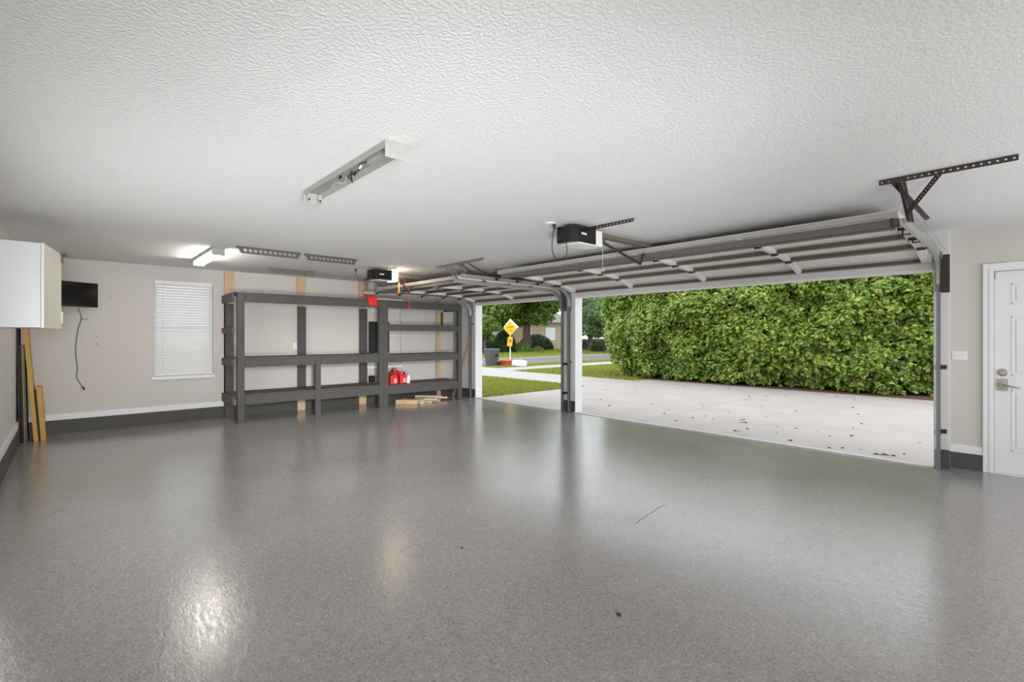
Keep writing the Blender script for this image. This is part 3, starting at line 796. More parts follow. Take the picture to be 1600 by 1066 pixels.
def track(X, side, zt, yb, label, hang, jambs=(.37, 1.05), ceil=None, wall_x=None, plain=False, tops=None):
    """side: +1 when the room side web is toward +X (door lies at -X)"""
    t = thing('door_track', label, 'track', (X, YF - .1, 0), 'overhead door tracks')
    rr = .34; yv = YF - .085; zc = zt - rr; yc = yv - rr
    path = [(yv, 0.005), (yv, zc)] + [(yc + rr * math.cos(a), zc + rr * math.sin(a)) for a in [PI / 2 * k / 10 for k in range(1, 11)]]
    vert = path[:2]; curve = path[1:]
    horiz = [path[-1], (yb, zt + .02)]
    w, dep, th = .030, .052, .004
    prof = [(side * w, -dep / 2), (side * w, dep / 2), (0, dep / 2), (0, dep / 2 - th), (side * (w - th), dep / 2 - th), (side * (w - th), -dep / 2 + th), (0, -dep / 2 + th), (0, -dep / 2)]
    obj('vertical_track', sweep(BM(), vert, X, prof), 'galv_dull', t)
    obj('curved_track', sweep(BM(), curve, X, prof), 'galv', t)
    obj('horizontal_track', sweep(BM(), horiz, X, prof), 'galv', t)
    for z in jambs:
        bm = BM(); xa, xb = sorted((X + side * w, X + side * (w + .042))); box(bm, xa, xb, YF - .004, YF, z, z + .045)
        xa, xb = sorted((X + side * w, X + side * (w + .004))); box(bm, xa, xb, yv - .015, YF - .004, z, z + .045)
        obj('jamb_bracket', bm, 'dark_steel', t)
    bm = BM(); xa, xb = sorted((X + side * w, X + side * (w + .004))); box(bm, xa, xb, yv - .05, YF - .004, 1.86, 2.26)
    xa, xb = sorted((X + side * w, X + side * (w + .065))); box(bm, xa, xb, YF - .005, YF, 1.86, 2.26)
    obj('flag_bracket', bm, 'galv_dull' if plain else 'dark_steel', t)
    tube_ = tube(BM(), [(X + side * (w + .005), yv - .02, 2.24), (X + side * (w + .014), yv - .02, 2.24)], .045, 16)
    obj('cable_pulley', tube_, 'galv_dull', t)
    hy, (cx0, cx1), mt = hang
    if cx1 is not None:
        a = angle_iron(BM(), (cx0, hy, ZC - .001), (cx1, hy, ZC - .001), (0, 0, -1), (0, 1, 0), .038, .036, .0065)
        obj('ceiling_angle', a, mt, t)
    xo = X + side * (w + .006)
    def flat(p, q, wd, perf=True):
        p, q = Vector(p), Vector(q); ac = (q - p).normalized().cross(Vector((0, 1, 0)))
        return perforated(BM(), p, q, ac, wd, .036, .0065, .003) if perf else bar(BM(), p, q, wd, .004, up=(0, 1, 0))
    if not plain:
        st = flat((xo + side * .055, hy + .012, ZC - .012), (xo + side * .012, hy + .66, zt + .03), .044)
        bar(st, (xo + side * .033, hy + .03, ZC - .014), (xo + side * -.010, hy + .67, zt + .03), .003, .03, up=(0, 0, 1))
        obj('hanger_strap', st, mt, t)
        obj('diagonal_brace', flat((xo + side * .016, hy + .50, zt + .075), (xo + side * .27, hy + .014, ZC - .012), .034), mt, t)
        obj('back_brace', flat((xo, hy + .02, ZC - .010), (xo + side * .09, hy + .86, zt + .07), .034, False), mt, t)
    else:
        s1, s2 = tops; xt = X + side * w / 2; ze = track_z(hy + .01, zt, yb) + dep / 2 - .003
        obj('hanger_strap', flat((s1, hy + .008, ZC - .006), (xt, hy + .008, ze), .028), mt, t)
        obj('diagonal_brace', flat((s2, hy + .013, ZC - .006), (xt + (.02 if s2 > xt else -.02), hy + .013, ze + .07), .020), mt, t)
        yq = hy + .56; obj('back_brace', bar(BM(), (xt, hy + .020, ZC - .008), (xt, yq, track_z(yq, zt, yb) + dep / 2), .024, .004), 'black', t)
    return t
track(WX1 + .035, 1, 2.285, 4.86, 'galvanised track of the wide door beside the light switch wall', (4.33, (-.82, -.12), 'dark_steel'))
track(WX0 - .065, -1, 2.285, 4.33, 'galvanised track of the wide door on the pillar side', (4.38, (-6.196, -5.43), 'galv_dull'), jambs=(.9,), plain=True, tops=(-5.90, -6.10))
track(SX1 + .065, 1, 2.215, 4.30, 'galvanised track of the narrow door on the pillar side', (4.38, (-6.63, -6.20), 'galv_dull'), jambs=(.32, .86), plain=True, tops=(-6.42, -6.27))
track(SX0 - .065, -1, 2.215, 4.20, 'galvanised track of the narrow door beside the shelving', (4.26, (-9.0, -8.45), 'galv_dull'), jambs=(1.65,), plain=True, tops=(-8.84, -8.97))
# lift cables beside the wide door's track
bm = BM()
for dx, dz in ((.075, .0), (.10, .02)):
    tube(bm, [(WX1 + dx, 6.70, 2.28 + dz), (WX1 + dx, 4.95, 2.43 + dz)], .003, 5)
tag(obj('lift_cable', bm, 'galv'), 'pair of thin steel lift cables running above the wide door track', 'cable')

# ------------------------------------------------------------------ openers
def opener(xc, y0, y1, zb, zt, lit, label, rail_z, door_y, door_z, strap):
    t = thing('garage_door_opener', label, 'door opener', (xc, y0, zb), 'garage door openers')
    hw = .115
    body = [(xc - hw, y0), (xc + hw * .55, y0), (xc + hw, y0 + .06), (xc + hw, y1 - .12), (xc - hw, y1 - .12)]
    bm = prism(BM(), body, zb + .012, zt, 'z')
    obj('motor_housing', bm, 'blackgloss', t, bevel=.008)
    ln = [(xc - hw + .004, y1 - .12), (xc + hw - .004, y1 - .12), (xc + hw - .004, y1 - .015), (xc + hw - .03, y1), (xc - hw + .03, y1), (xc - hw + .004, y1 - .015)]
    obj('light_lens', prism(BM(), ln, zb + .004, zt - .012, 'z'), 'lens_lit' if lit else 'lens', t, bevel=.006)
    obj('lower_tray', prism(BM(), [(xc - hw + .01, y0 + .06), (xc + hw - .01, y0 + .09), (xc + hw - .01, y1 - .12), (xc - hw + .01, y1 - .12)], zb, zb + .012, 'z'), 'lens', t)
    obj('name_print', B(xc + hw, xc + hw + .0012, y0 + .11, y0 + .19, (zb + zt) / 2 + .0, (zb + zt) / 2 + .022), 'logo', t)
    bm = BM(); ya = y1 - .02; L = 6.82
    box(bm, xc - .035, xc + .035, ya, L, rail_z + .022, rail_z + .026); box(bm, xc - .035, xc - .031, ya, L, rail_z - .018, rail_z + .022); box(bm, xc + .031, xc + .035, ya, L, rail_z - .018, rail_z + .022)
    obj('rail', bm, 'rail_brown' if not lit else 'galv_dull', t)
    bm = BM(); ty = y1 + .09; box(bm, xc - .03, xc + .03, ty - .06, ty + .06, rail_z - .05, rail_z - .012)
    obj('trolley', bm, 'brass', t, bevel=.004)
    bm = BM(); e1 = (xc, door_y - .06, door_z - .19)
    bar(bm, (xc, ty, rail_z - .05), e1, .03, .006, up=(1, 0, 0))
    bar(bm, e1, (xc, door_y + .018, door_z - .050), .026, .006, up=(1, 0, 0))
    obj('lifting_arm', bm, 'dark_steel', t)
    obj('ceiling_angle', angle_iron(BM(), (strap[0], strap[2], ZC - .001), (strap[1], strap[2], ZC - .001), (0, 0, -1), (0, 1, 0), .034, .04, .008), 'dark_steel' if not lit else 'galv_dull', t)
    for xx in (xc - .09, xc + .09):
        bm = BM(); bar(bm, (xx, strap[2] + .005, ZC - .02), (xx, min(strap[2] + .005, y1 - .14), zt - .002), .026, .004, up=(1, 0, 0))
        obj('hanger_strap', bm, 'dark_steel', t)
    return t, ty
op1, ty1 = opener(-3.20, 3.62, 4.085, 2.315, 2.490, False, 'black opener with milky unlit lens serving the wide garage door', 2.462, 5.0, 2.430, (-3.30, -2.65, 3.97))
p = at(866, 352, Z=ZC - .02)
rose = obj('ceiling_outlet', tube(BM(), [(p.x - .02, p.y - .04, ZC), (p.x - .02, p.y - .04, ZC - .012)], .05, 16), 'plate')
tag(rose, 'round white ceiling outlet feeding the opener of the wide door', 'outlet')
pc = thing('opener_cord', 'black cord looping from ceiling outlet to the unlit opener', 'cord', (p.x, p.y, ZC - .05))
q = at(884, 381, Y=3.62)
pts = [(p.x, p.y, ZC - .05)] + [tuple(at(x, y, Y=3.60)) for x, y in ((863, 372), (863, 392), (869, 404), (876, 406), (884, 400), (886, 390))] + [(-3.20, 3.625, 2.36)]
obj('cable', tube(BM(), smooth_path(pts, 6), .0045, 6), 'cord', pc)
obj('plug', tube(BM(), [(p.x, p.y, ZC - .011), (p.x, p.y, ZC - .055)], [.020, .012], 8), 'cord', pc)
op2, ty2 = opener(-7.45, 3.64, 4.10, 2.315, 2.490, True, 'black opener with glowing warm lens serving the narrow garage door', 2.42, 4.42, 2.335, (-7.60, -7.15, 3.96))
# its cord, hanging tag and red release cord
p = at(556, 421, Z=ZC - .005)
pc = thing('opener_cord', 'thin dark cord hanging from ceiling hook next to the glowing opener', 'cord', (p.x, p.y, ZC - .05))
obj('plug', tube(BM(), [(p.x, p.y, ZC), (p.x, p.y, ZC - .04)], [.022, .014], 8), 'cord', pc)
obj('cable', tube(BM(), smooth_path([(p.x, p.y, ZC - .04), (p.x, p.y + .02, 2.40), (p.x + .08, p.y + .06, 2.33), (-7.50, 3.645, 2.36)], 6), .004, 6), 'cord', pc)
tg = thing('warning_tag', 'orange card tag hanging below the glowing opener rail', 'tag', (-7.45, ty2 - .02, 2.14))
obj('card', B(-7.475, -7.425, ty2 - .0225, ty2 - .0205, 2.14, 2.31), 'orange', tg)
obj('string', tube(BM(), [(-7.45, ty2 - .0215, 2.31), (-7.45, ty2 - .0215, 2.372)], .002, 5), 'orange', tg)
rc = thing('release_cord', 'red pull cord with a handle dangling from the narrow door opener', 'cord', (-7.45, 4.34, 1.86))
obj('cable', tube(BM(), [(-7.423, ty2 + .05, 2.380), (-7.408, 4.30, 2.25), (-7.406, 4.34, 2.16), (-7.406, 4.345, 1.90)], .0035, 6), 'redcloth', rc)
obj('pull_handle', tube(BM(), [(-7.436, 4.345, 1.895), (-7.376, 4.345, 1.895)], .012, 8), 'redcloth', rc)
rc = thing('release_cord', 'thin pale pull cord hanging from the unlit opener of the wide door', 'cord', (-3.2, ty1, 2.05))
obj('cable', tube(BM(), [(-3.174, ty1 + .01, 2.418), (-3.174, ty1 + .01, 2.10)], .0022, 5), 'white_wire', rc)
obj('pull_handle', tube(BM(), [(-3.194, ty1 + .01, 2.095), (-3.154, ty1 + .01, 2.095)], .008, 8), 'white_wire', rc)
# broom handles with a red cloth on top of the shelving
for dx, dz, L, lab in ((0, 0, .62, 'pale wooden rod resting on the top shelf, wrapped in red cloth'), (.06, 0, .70, 'pale wooden rod lying outermost on the top shelf edge')):
    tag(obj('wooden_rod', tube(BM(), [(-8.845 + dx, 4.30, 2.1255), (-8.845 + dx, 4.30 + L, 2.1255)], .014, 8), 'pine_pale'), lab, 'rod', 'rods on the top shelf')
rg = BM(); random.seed(8)
for i in range(9):
    a = i / 8
    tube(rg, smooth_path([(-8.83 + .05 * random.random(), 4.20 + a * .16, 2.135 + .05 * random.random()), (-8.722, 4.22 + a * .15, 2.132 + .03 * random.random()), (-8.692, 4.225 + a * .15, 2.088), (-8.690, 4.23 + a * .15, 2.05 - .07 * random.random() - .05 * a)], 4), [.012 + .010 * random.random()] * 13, 7)
tag(obj('red_cloth', rg, 'redcloth', smooth=True), 'crumpled red cloth hanging over the top shelf edge below the glowing opener', 'cloth')

# ------------------------------------------------------------------ outdoors: ground
G = -.03
gnd = B(-60, 30, 7.0, 70, G - .25, G - .075); box(gnd, -60, XS - .2, -40, 7.0, G - .25, G - .075); box(gnd, XR + .3, 30, -40, 7.0, G - .25, G - .075)
struct('ground', gnd, 'soil')
dv = thing('driveway', None, None, (-5, 10, G), kind='structure')
xs = [-8.86, -4.62, -.40, 3.8, 8.0]; ys = [6.846, 10.4, 14.15]
for i in range(4):
    for j in range(2):
        y1 = ys[j + 1]
        obj('concrete_slab', B(xs[i] + .006, xs[i + 1] - .006, ys[j] + (.006 if j else .0), y1 - .006, G - .12, G), 'concrete', dv, bevel=.004)
for a, b_, y0, y1 in ((-10.4, -8.86, 10.9, 13.45), (-12.6, -10.4, 10.8, 13.5), (-14.8, -12.6, 10.7, 13.5), (-16.4, -14.8, 10.4, 13.7), (-18.0, -16.4, 10.0, 14.2)):
    obj('concrete_slab', B(a + .006, b_ - .006, y0, y1, G - .12, G), 'concrete' if a > -12 else 'walk', dv, bevel=.004)
swk = thing('sidewalk', None, None, (-15.6, 20, G), kind='structure')
first = None
for k in range(18):
    y = 13.72 + k * 1.6
    if first is None: first = obj('concrete_slab', B(-16.4, -14.8, y + .008, y + 1.592, G - .10, G + .01), 'walk', swk, bevel=.004)
    else: inst(first, 'concrete_slab', WORLD[first.name] + Vector((0, k * 1.6, 0)), swk)
for k in range(6):
    inst(first, 'concrete_slab', WORLD[first.name] + Vector((0, -3.35 - 1.6 * k, 0)), swk)
struct('street', B(-23.3, -18.16, -30, 70, G - .2, G - .06), 'asphalt')
bm = BM(); box(bm, -18.16, -18.0, 14.2, 70, G - .2, G + .0); box(bm, -18.16, -18.0, -30, 10.0, G - .2, G + .0); box(bm, -23.46, -23.3, -30, 70, G - .2, G + .02)
struct('street_kerb', bm, 'walk')
lawns = {'left': (-14.8, -8.87, 7.05, 10.85), 'right': (-14.8, -8.87, 13.55, 40.0), 'verge': (-18.0, -16.4, 14.2, 50.0), 'far': (-60, -23.46, -10, 70), 'strip': (-16.4, -8.87, 3.0, 7.0)}
LAWN = {}
for k, (a, b_, c, d) in lawns.items():
    LAWN[k] = struct('lawn', B(a, b_, c, d, G - .2, G - .008), 'soil')
struct('mulch_bed', B(-11.6, 8, 14.16, 17.0, G - .2, G + .012), 'mulch')

def blades(name, lawn, rects, n, h, seed, m):
    rng = np.random.default_rng(seed)
    areas = np.array([(b_ - a) * (d - c) for a, b_, c, d in rects]); pk = rng.choice(len(rects), n, p=areas / areas.sum())
    rc_ = np.array(rects)[pk]
    x = rc_[:, 0] + rng.random(n) * (rc_[:, 1] - rc_[:, 0]); y = rc_[:, 2] + rng.random(n) * (rc_[:, 3] - rc_[:, 2])
    a = rng.random(n) * 2 * PI; w = .012 + .012 * rng.random(n); hh = h * (.5 + rng.random(n))
    lean = .5 * hh; la = rng.random(n) * 2 * PI; z0 = np.full(n, G - .01)
    v = np.stack([np.stack([x - w * np.cos(a), y - w * np.sin(a), z0], 1), np.stack([x + w * np.cos(a), y + w * np.sin(a), z0], 1),
                  np.stack([x + lean * np.cos(la), y + lean * np.sin(la), z0 + hh], 1)], 1).reshape(-1, 3)
    me = mesh_np(name, v, np.arange(3 * n).reshape(-1, 3))
    return obj(name, me, m, LAWN[lawn], kind='stuff')

def mesh_np(name, v, f):
    me = bpy.data.meshes.new(name); k = f.shape[1]
    me.vertices.add(len(v)); me.vertices.foreach_set('co', np.asarray(v, np.float32).ravel())
    me.loops.add(f.size); me.loops.foreach_set('vertex_index', f.astype(np.int32).ravel())
    me.polygons.add(len(f)); me.polygons.foreach_set('loop_start', np.arange(0, f.size, k, dtype=np.int32))
    me.update(calc_edges=True); me.validate(); return me

M['grass'] = leafmat('lawn_grass', [(0.208, 0.280, 0.024), (0.296, 0.352, 0.040), (0.400, 0.400, 0.072), (0.480, 0.424, 0.120)], .6, .3)
M['grass_far'] = leafmat('far_lawn_grass', [(0.224, 0.320, 0.028), (0.320, 0.400, 0.048), (0.400, 0.440, 0.056)], .6, .3)
blades('grass_blades', 'left', [(-14.8, -8.87, 7.05, 10.85)], 46000, .055, 1, 'grass')
blades('grass_blades', 'right', [(-14.8, -9.2, 13.55, 22.0)], 36000, .06, 2, 'grass')
blades('grass_blades', 'verge', [(-18.0, -16.4, 14.2, 26.0)], 16000, .06, 4, 'grass')
blades('grass_blades', 'far', [(-36, -23.46, 17, 52)], 60000, .10, 3, 'grass_far')

# fallen leaves on the driveway
lm = []
random.seed(5)
for k in range(3):
    bm = BM(); n = 7; s = .045 + .012 * k
    ring = [bm.verts.new((s * math.cos(2 * PI * i / n) * (1.0 if i % 2 else .6), .62 * s * math.sin(2 * PI * i / n) * (1 if i % 2 else .8), .004 + .014 * random.random())) for i in range(n)]
    c = bm.verts.new((0, 0, .002))
    for i in range(n): bm.faces.new((ring[i], ring[(i + 1) % n], c))
    me = bpy.data.meshes.new('fallen_leaf'); bm.to_mesh(me); bm.free(); me.materials.append(M['dry_leaf']); lm.append(me)
spots = [(337, 149), (395, 191), (418, 174), (312, 208), (150, 155), (558, 145), (568, 157), (76, 168), (448, 222), (520, 210), (577, 202), (612, 216), (684, 186), (731, 217), (742, 219), (752, 216),
         (735, 229), (755, 231), (765, 259), (712, 268), (730, 270), (848, 204), (805, 146), (826, 157), (938, 152), (983, 180), (985, 256), (899, 248), (895, 277), (957, 310), (1078, 268), (1133, 292),
         (1230, 290), (1236, 254), (1275, 236), (1130, 343), (1270, 352), (1340, 372), (1358, 374), (1375, 374), (1390, 376), (1418, 379), (1465, 373), (1535, 320), (1360, 158), (1260, 194), (1236, 163),
         (1164, 112), (1033, 104), (1090, 101), (890, 98), (850, 114), (773, 114), (682, 80), (600, 75), (560, 106), (310, 100), (262, 84), (180, 100), (306, 62), (110, 128), (60, 60), (130, 84), (1190, 345),
         (1520, 136), (1390, 128), (1240, 130), (760, 129), (940, 113), (425, 98), (365, 100), (480, 68)]
for i, (cx_, cy_) in enumerate(spots):
    p = at(900 + cx_ / 2.857, 580 + cy_ / 2.857, Z=G)
    if p.y > 14.1 or p.x > 3: continue
    o = bpy.data.objects.new('fallen_leaf', lm[i % 3]); C.objects.link(o); o.location = (p.x, p.y, G + .001)
    o.rotation_euler = (0, 0, random.random() * 6.28); s = .40 + .45 * random.random(); o.scale = (s, s, s)
    tag(o, 'dry brown fallen leaf lying on the concrete driveway', 'leaf', 'fallen leaves on the driveway')

# ------------------------------------------------------------------ foliage
def leaf_cloud(pos, nrm, size, rng, jitter=.9):
    """folded kite leaves: 4 verts, 2 triangles each"""
    n = len(pos)
    d = nrm + jitter * rng.normal(size=(n, 3)); d /= np.linalg.norm(d, axis=1)[:, None]
    r = rng.normal(size=(n, 3)); a = np.cross(d, r); a /= np.linalg.norm(a, axis=1)[:, None]; b = np.cross(d, a)
    s = (size * (.65 + .7 * rng.random(n)))[:, None]
    base = pos - a * s * .5; tip = pos + a * s * .5
    l = pos - b * s * .30 + d * s * .10; r_ = pos + b * s * .30 + d * s * .10
    v = np.stack([base, l, tip, r_], 1).reshape(-1, 3)
    i = np.arange(n)[:, None] * 4
    f = np.concatenate([i + [0, 1, 2], i + [0, 2, 3]], 1).reshape(-1, 3)
    return v, f

def lumps(x, y, rng_seed, n=60, size=1.0, spanx=(0, 1), spany=(0, 1)):
    rng = np.random.default_rng(rng_seed); out = np.zeros_like(x)
    for _ in range(n):
        cx_, cy_ = rng.uniform(*spanx), rng.uniform(*spany); s = size * rng.uniform(.5, 1.3); a = rng.uniform(-1, 1)
        out += a * np.exp(-((x - cx_) ** 2 + (y - cy_) ** 2) / (s * s))
    return out

M['hedge'] = leafmat('hedge_leaf', [(0.055, 0.120, 0.018), (0.138, 0.248, 0.032), (0.221, 0.359, 0.046), (0.331, 0.460, 0.069), (0.460, 0.534, 0.092), (0.386, 0.239, 0.092)], .35, .22, pos=[0, .25, .5, .75, .955, 1])
M['leaf_near'] = leafmat('hedge_large_leaf', [(0.110, 0.212, 0.032), (0.193, 0.313, 0.051), (0.294, 0.396, 0.074)], .35, .22)
hg = thing('hedge', 'tall dense green leafy hedge beyond the concrete driveway', 'hedge', (-6.3, 15.6, G))
rng = np.random.default_rng(11)
HX0, HX1, HZ = -11.35, -.9, 3.25
def front_y(x, z):
    y = 14.55 + 1.2 * np.clip((-9.6 - x) / 2.0, 0, 1) ** 1.5 + 1.1 * np.clip((x + 3.6) / 2.2, 0, 1) ** 1.6
    y += .10 * np.clip(1 - z / .5, 0, 1) - .18 * np.sin(np.clip(z / HZ, 0, 1) * PI)
    return y + .30 * lumps(x, z, 21, 170, .42, (HX0, HX1), (0, HZ)) + .20 * lumps(x, z, 22, 420, .19, (HX0, HX1), (0, HZ))
nc = 9500                                   # leafy twig tips, nine leaves each
x = HX0 + (HX1 - HX0) * rng.random(nc); z = .04 + (HZ + .07 * np.sin(x * 1.3)) * rng.random(nc) ** .95
left = HX0 + 1.1 * np.clip(1 - z / 2.3, 0, 1) ** 1.2
keep = x > left; x, z = x[keep], z[keep]; nc = len(x)
y = front_y(x, z) + .16 * rng.normal(size=nc).clip(-1.3, 1.6)
cen = np.repeat(np.stack([x, y, z], 1), 9, 0); n = len(cen)
dr = rng.normal(size=(n, 3)) + [0, -.9, .55]; dr /= np.linalg.norm(dr, axis=1)[:, None]
pos = cen + dr * (.045 + .075 * rng.random(n))[:, None]; pos[:, 2] = np.maximum(pos[:, 2], .02)
v, f = leaf_cloud(pos, dr + [0, -.5, .75], .112, rng, .38)
# top and left end
m2 = 12000
xt = HX0 + (HX1 - HX0) * rng.random(m2); yt = 14.6 + 2.3 * rng.random(m2); zt_ = HZ + .07 * np.sin(xt * 1.3) + .12 * rng.normal(size=m2)
v2, f2 = leaf_cloud(np.stack([xt, yt, zt_], 1), np.tile([0, 0, 1.], (m2, 1)), .12, rng)
m3 = 7000
ze = HZ * rng.random(m3); ye = 15.3 + 1.6 * rng.random(m3); xe = HX0 + 1.1 * np.clip(1 - ze / 2.3, 0, 1) ** 1.2 - .1 + .15 * rng.normal(size=m3)
v3, f3 = leaf_cloud(np.stack([xe, ye, ze], 1), np.tile([-1., 0, .5], (m3, 1)), .11, rng)
xe2 = HX1 + .12 * rng.normal(size=m3); v4, f4 = leaf_cloud(np.stack([xe2, ye - .1, ze], 1), np.tile([1., -.3, .5], (m3, 1)), .11, rng)
V = np.concatenate([v, v2, v3, v4]); Fc = np.concatenate([f, f2 + len(v), f3 + len(v) + len(v2), f4 + len(v) + len(v2) + len(v3)])
fo = obj('foliage', mesh_np('foliage', V, Fc), 'hedge', hg); fo['kind'] = 'stuff'
# inner twiggy mass
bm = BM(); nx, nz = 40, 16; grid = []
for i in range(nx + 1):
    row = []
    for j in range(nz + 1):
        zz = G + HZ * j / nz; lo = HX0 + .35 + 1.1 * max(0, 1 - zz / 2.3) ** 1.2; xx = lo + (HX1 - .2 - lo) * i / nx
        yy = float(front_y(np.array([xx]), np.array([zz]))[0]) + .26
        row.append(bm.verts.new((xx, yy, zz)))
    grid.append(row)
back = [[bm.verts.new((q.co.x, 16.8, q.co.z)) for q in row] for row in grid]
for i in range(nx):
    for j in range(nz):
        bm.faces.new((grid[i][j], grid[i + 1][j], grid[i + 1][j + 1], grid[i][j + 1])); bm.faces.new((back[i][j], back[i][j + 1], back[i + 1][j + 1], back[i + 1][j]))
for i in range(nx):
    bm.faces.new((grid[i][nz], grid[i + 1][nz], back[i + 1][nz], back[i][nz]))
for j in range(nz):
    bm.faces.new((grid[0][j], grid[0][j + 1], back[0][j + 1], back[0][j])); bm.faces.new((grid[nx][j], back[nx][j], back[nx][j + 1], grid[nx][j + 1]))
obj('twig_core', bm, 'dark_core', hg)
# the leaves that show largest, one by one
lv = []
for k in range(3):
    bm = BM(); s = .050 + .008 * k
    b0, b1, b2, b3, b4, b5 = [bm.verts.new(q) for q in ((-s, 0, 0), (-.25 * s, .55 * s, .18 * s), (.55 * s, .40 * s, .14 * s), (1.05 * s, 0, -.08 * s), (.55 * s, -.40 * s, .14 * s), (-.25 * s, -.55 * s, .18 * s))]
    bm.faces.new((b0, b1, b2, b3)); bm.faces.new((b0, b3, b4, b5))
    me = bpy.data.meshes.new('leaf'); bm.to_mesh(me); bm.free(); me.materials.append(M['leaf_near']); lv.append(me)
random.seed(17)
for i in range(300):
    xx = -8.5 + 7.0 * random.random() ** .8; zz = .15 + 2.9 * random.random()
    yy = float(front_y(np.array([xx]), np.array([zz]))[0]) - .085 - .03 * random.random()
    o = bpy.data.objects.new('leaf', lv[i % 3]); C.objects.link(o); o.parent = hg
    o.location = Vector((xx, yy, zz)) - WORLD[hg.name]
    o.rotation_euler = (R(35 + 45 * random.random()), R(random.uniform(-40, 40)), R(random.uniform(-60, 60)))

def branches(bm, p, d, L, r, depth, rnd, tips):
    q = Vector(p) + Vector(d) * L
    mid = Vector(p) + Vector(d) * L * .5 + Vector((rnd.uniform(-.06, .06), rnd.uniform(-.06, .06), 0)) * L
    tube(bm, [p, mid, q], [r, r * .85, r * .68], 8)
    tips.append(q)
    if depth == 0: return
    for k in range(3 if depth > 1 else 2):
        a = rnd.uniform(0, 2 * PI); s = rnd.uniform(.45, .85)
        nd = (Vector(d) + Vector((math.cos(a) * s, math.sin(a) * s, rnd.uniform(-.15, .25)))).normalized()
        branches(bm, q, nd, L * rnd.uniform(.6, .8), r * .62, depth - 1, rnd, tips)

def tree(name, label, base, trunk_h, trunk_r, crown, n, size, m, seed, group, lean=(0, 0), zmin=0.0, depth=2):
    rnd = random.Random(seed); rg_ = np.random.default_rng(seed)
    t = thing(name, label, 'tree', base, group)
    bm = BM(); tips = []
    tube(bm, [(base[0], base[1], base[2] - .05), (base[0], base[1], base[2] + .3)], [trunk_r * 1.5, trunk_r * 1.08], 10)
    branches(bm, Vector(base) + Vector((0, 0, .25)), Vector((lean[0], lean[1], 1)).normalized(), trunk_h, trunk_r, depth, rnd, tips)
    obj('trunk', bm, 'bark', t, smooth=True)
    cx_, cy_, cz_, rx, ry, rz = crown
    # clumps inside the crown
    nc = 46; cen = rg_.normal(size=(nc, 3)); cen /= np.linalg.norm(cen, axis=1)[:, None]; cen *= (rg_.random((nc, 1)) ** .45)
    cen = cen * [rx, ry, rz] * .85 + [cx_, cy_, cz_]
    k = rg_.integers(0, nc, n); dv_ = rg_.normal(size=(n, 3)); dv_ /= np.linalg.norm(dv_, axis=1)[:, None]
    cr = (.22 + .16 * rg_.random(nc)) * (rx + rz) / 2
    pos = cen[k] + dv_ * (cr[k] * (.55 + .45 * rg_.random(n)))[:, None] * [1, 1, .7]
    ok = pos[:, 2] > zmin; pos, dv_ = pos[ok], dv_[ok]
    v_, f_ = leaf_cloud(pos, dv_ + [0, 0, .6], size, rg_, .7)
    o = obj('crown', mesh_np('crown', v_, f_), m, t); o['kind'] = 'stuff'
    return t
M['oak'] = leafmat('broad_tree_leaf', [(0.067, 0.152, 0.019), (0.142, 0.257, 0.033), (0.228, 0.351, 0.048), (0.314, 0.418, 0.076)], .45, .35)
M['blue_leaf'] = leafmat('blue_green_needles', [(.10, .20, .09), (.18, .30, .14), (.28, .41, .20), (.36, .48, .19)], .5, .4)
M['dark_leaf'] = leafmat('dark_shrub_leaf', [(0.017, 0.043, 0.014), (0.038, 0.081, 0.024), (0.067, 0.123, 0.033)], .45, .2)
M['light_leaf'] = leafmat('light_shrub_leaf', [(0.095, 0.199, 0.028), (0.171, 0.294, 0.048), (0.247, 0.361, 0.067)], .45, .3)
M['gold_leaf'] = leafmat('yellow_shrub_leaf', [(0.209, 0.247, 0.048), (0.361, 0.342, 0.076), (0.456, 0.342, 0.095)], .45, .3)
TG = 'trees across the street'
tree('shade_tree', 'broad green shade tree with thick trunk behind the yellow sign', (-32.6, 31.6, G), 3.1, .42, (-32.6, 29.6, 6.0, 6.4, 6.4, 4.0), 44000, .32, 'oak', 3, TG, zmin=2.2)
tree('small_tree', 'small leafy tree standing past the grey wheeled bin', (-29.0, 23.6, G), 1.1, .12, (-29.0, 23.7, 2.0, 1.1, 1.2, 1.1), 5000, .18, 'light_leaf', 4, TG, zmin=.9, depth=1)
tree('feathery_tree', 'blue-green feathery tree with leaning trunks past the pillar', (-29.6, 36.9, G), 1.7, .24, (-29.6, 36.9, 3.6, 2.6, 2.6, 2.9), 20000, .22, 'blue_leaf', 6, TG, lean=(-.2, .3), zmin=.95)
tree('feathery_tree', 'blue-green feathery tree over the lawn end of the leafy hedge', (-24.8, 33.2, G), 1.6, .16, (-24.8, 33.2, 3.2, 2.1, 2.1, 2.3), 12000, .20, 'blue_leaf', 7, TG, lean=(.25, -.1), zmin=1.15)

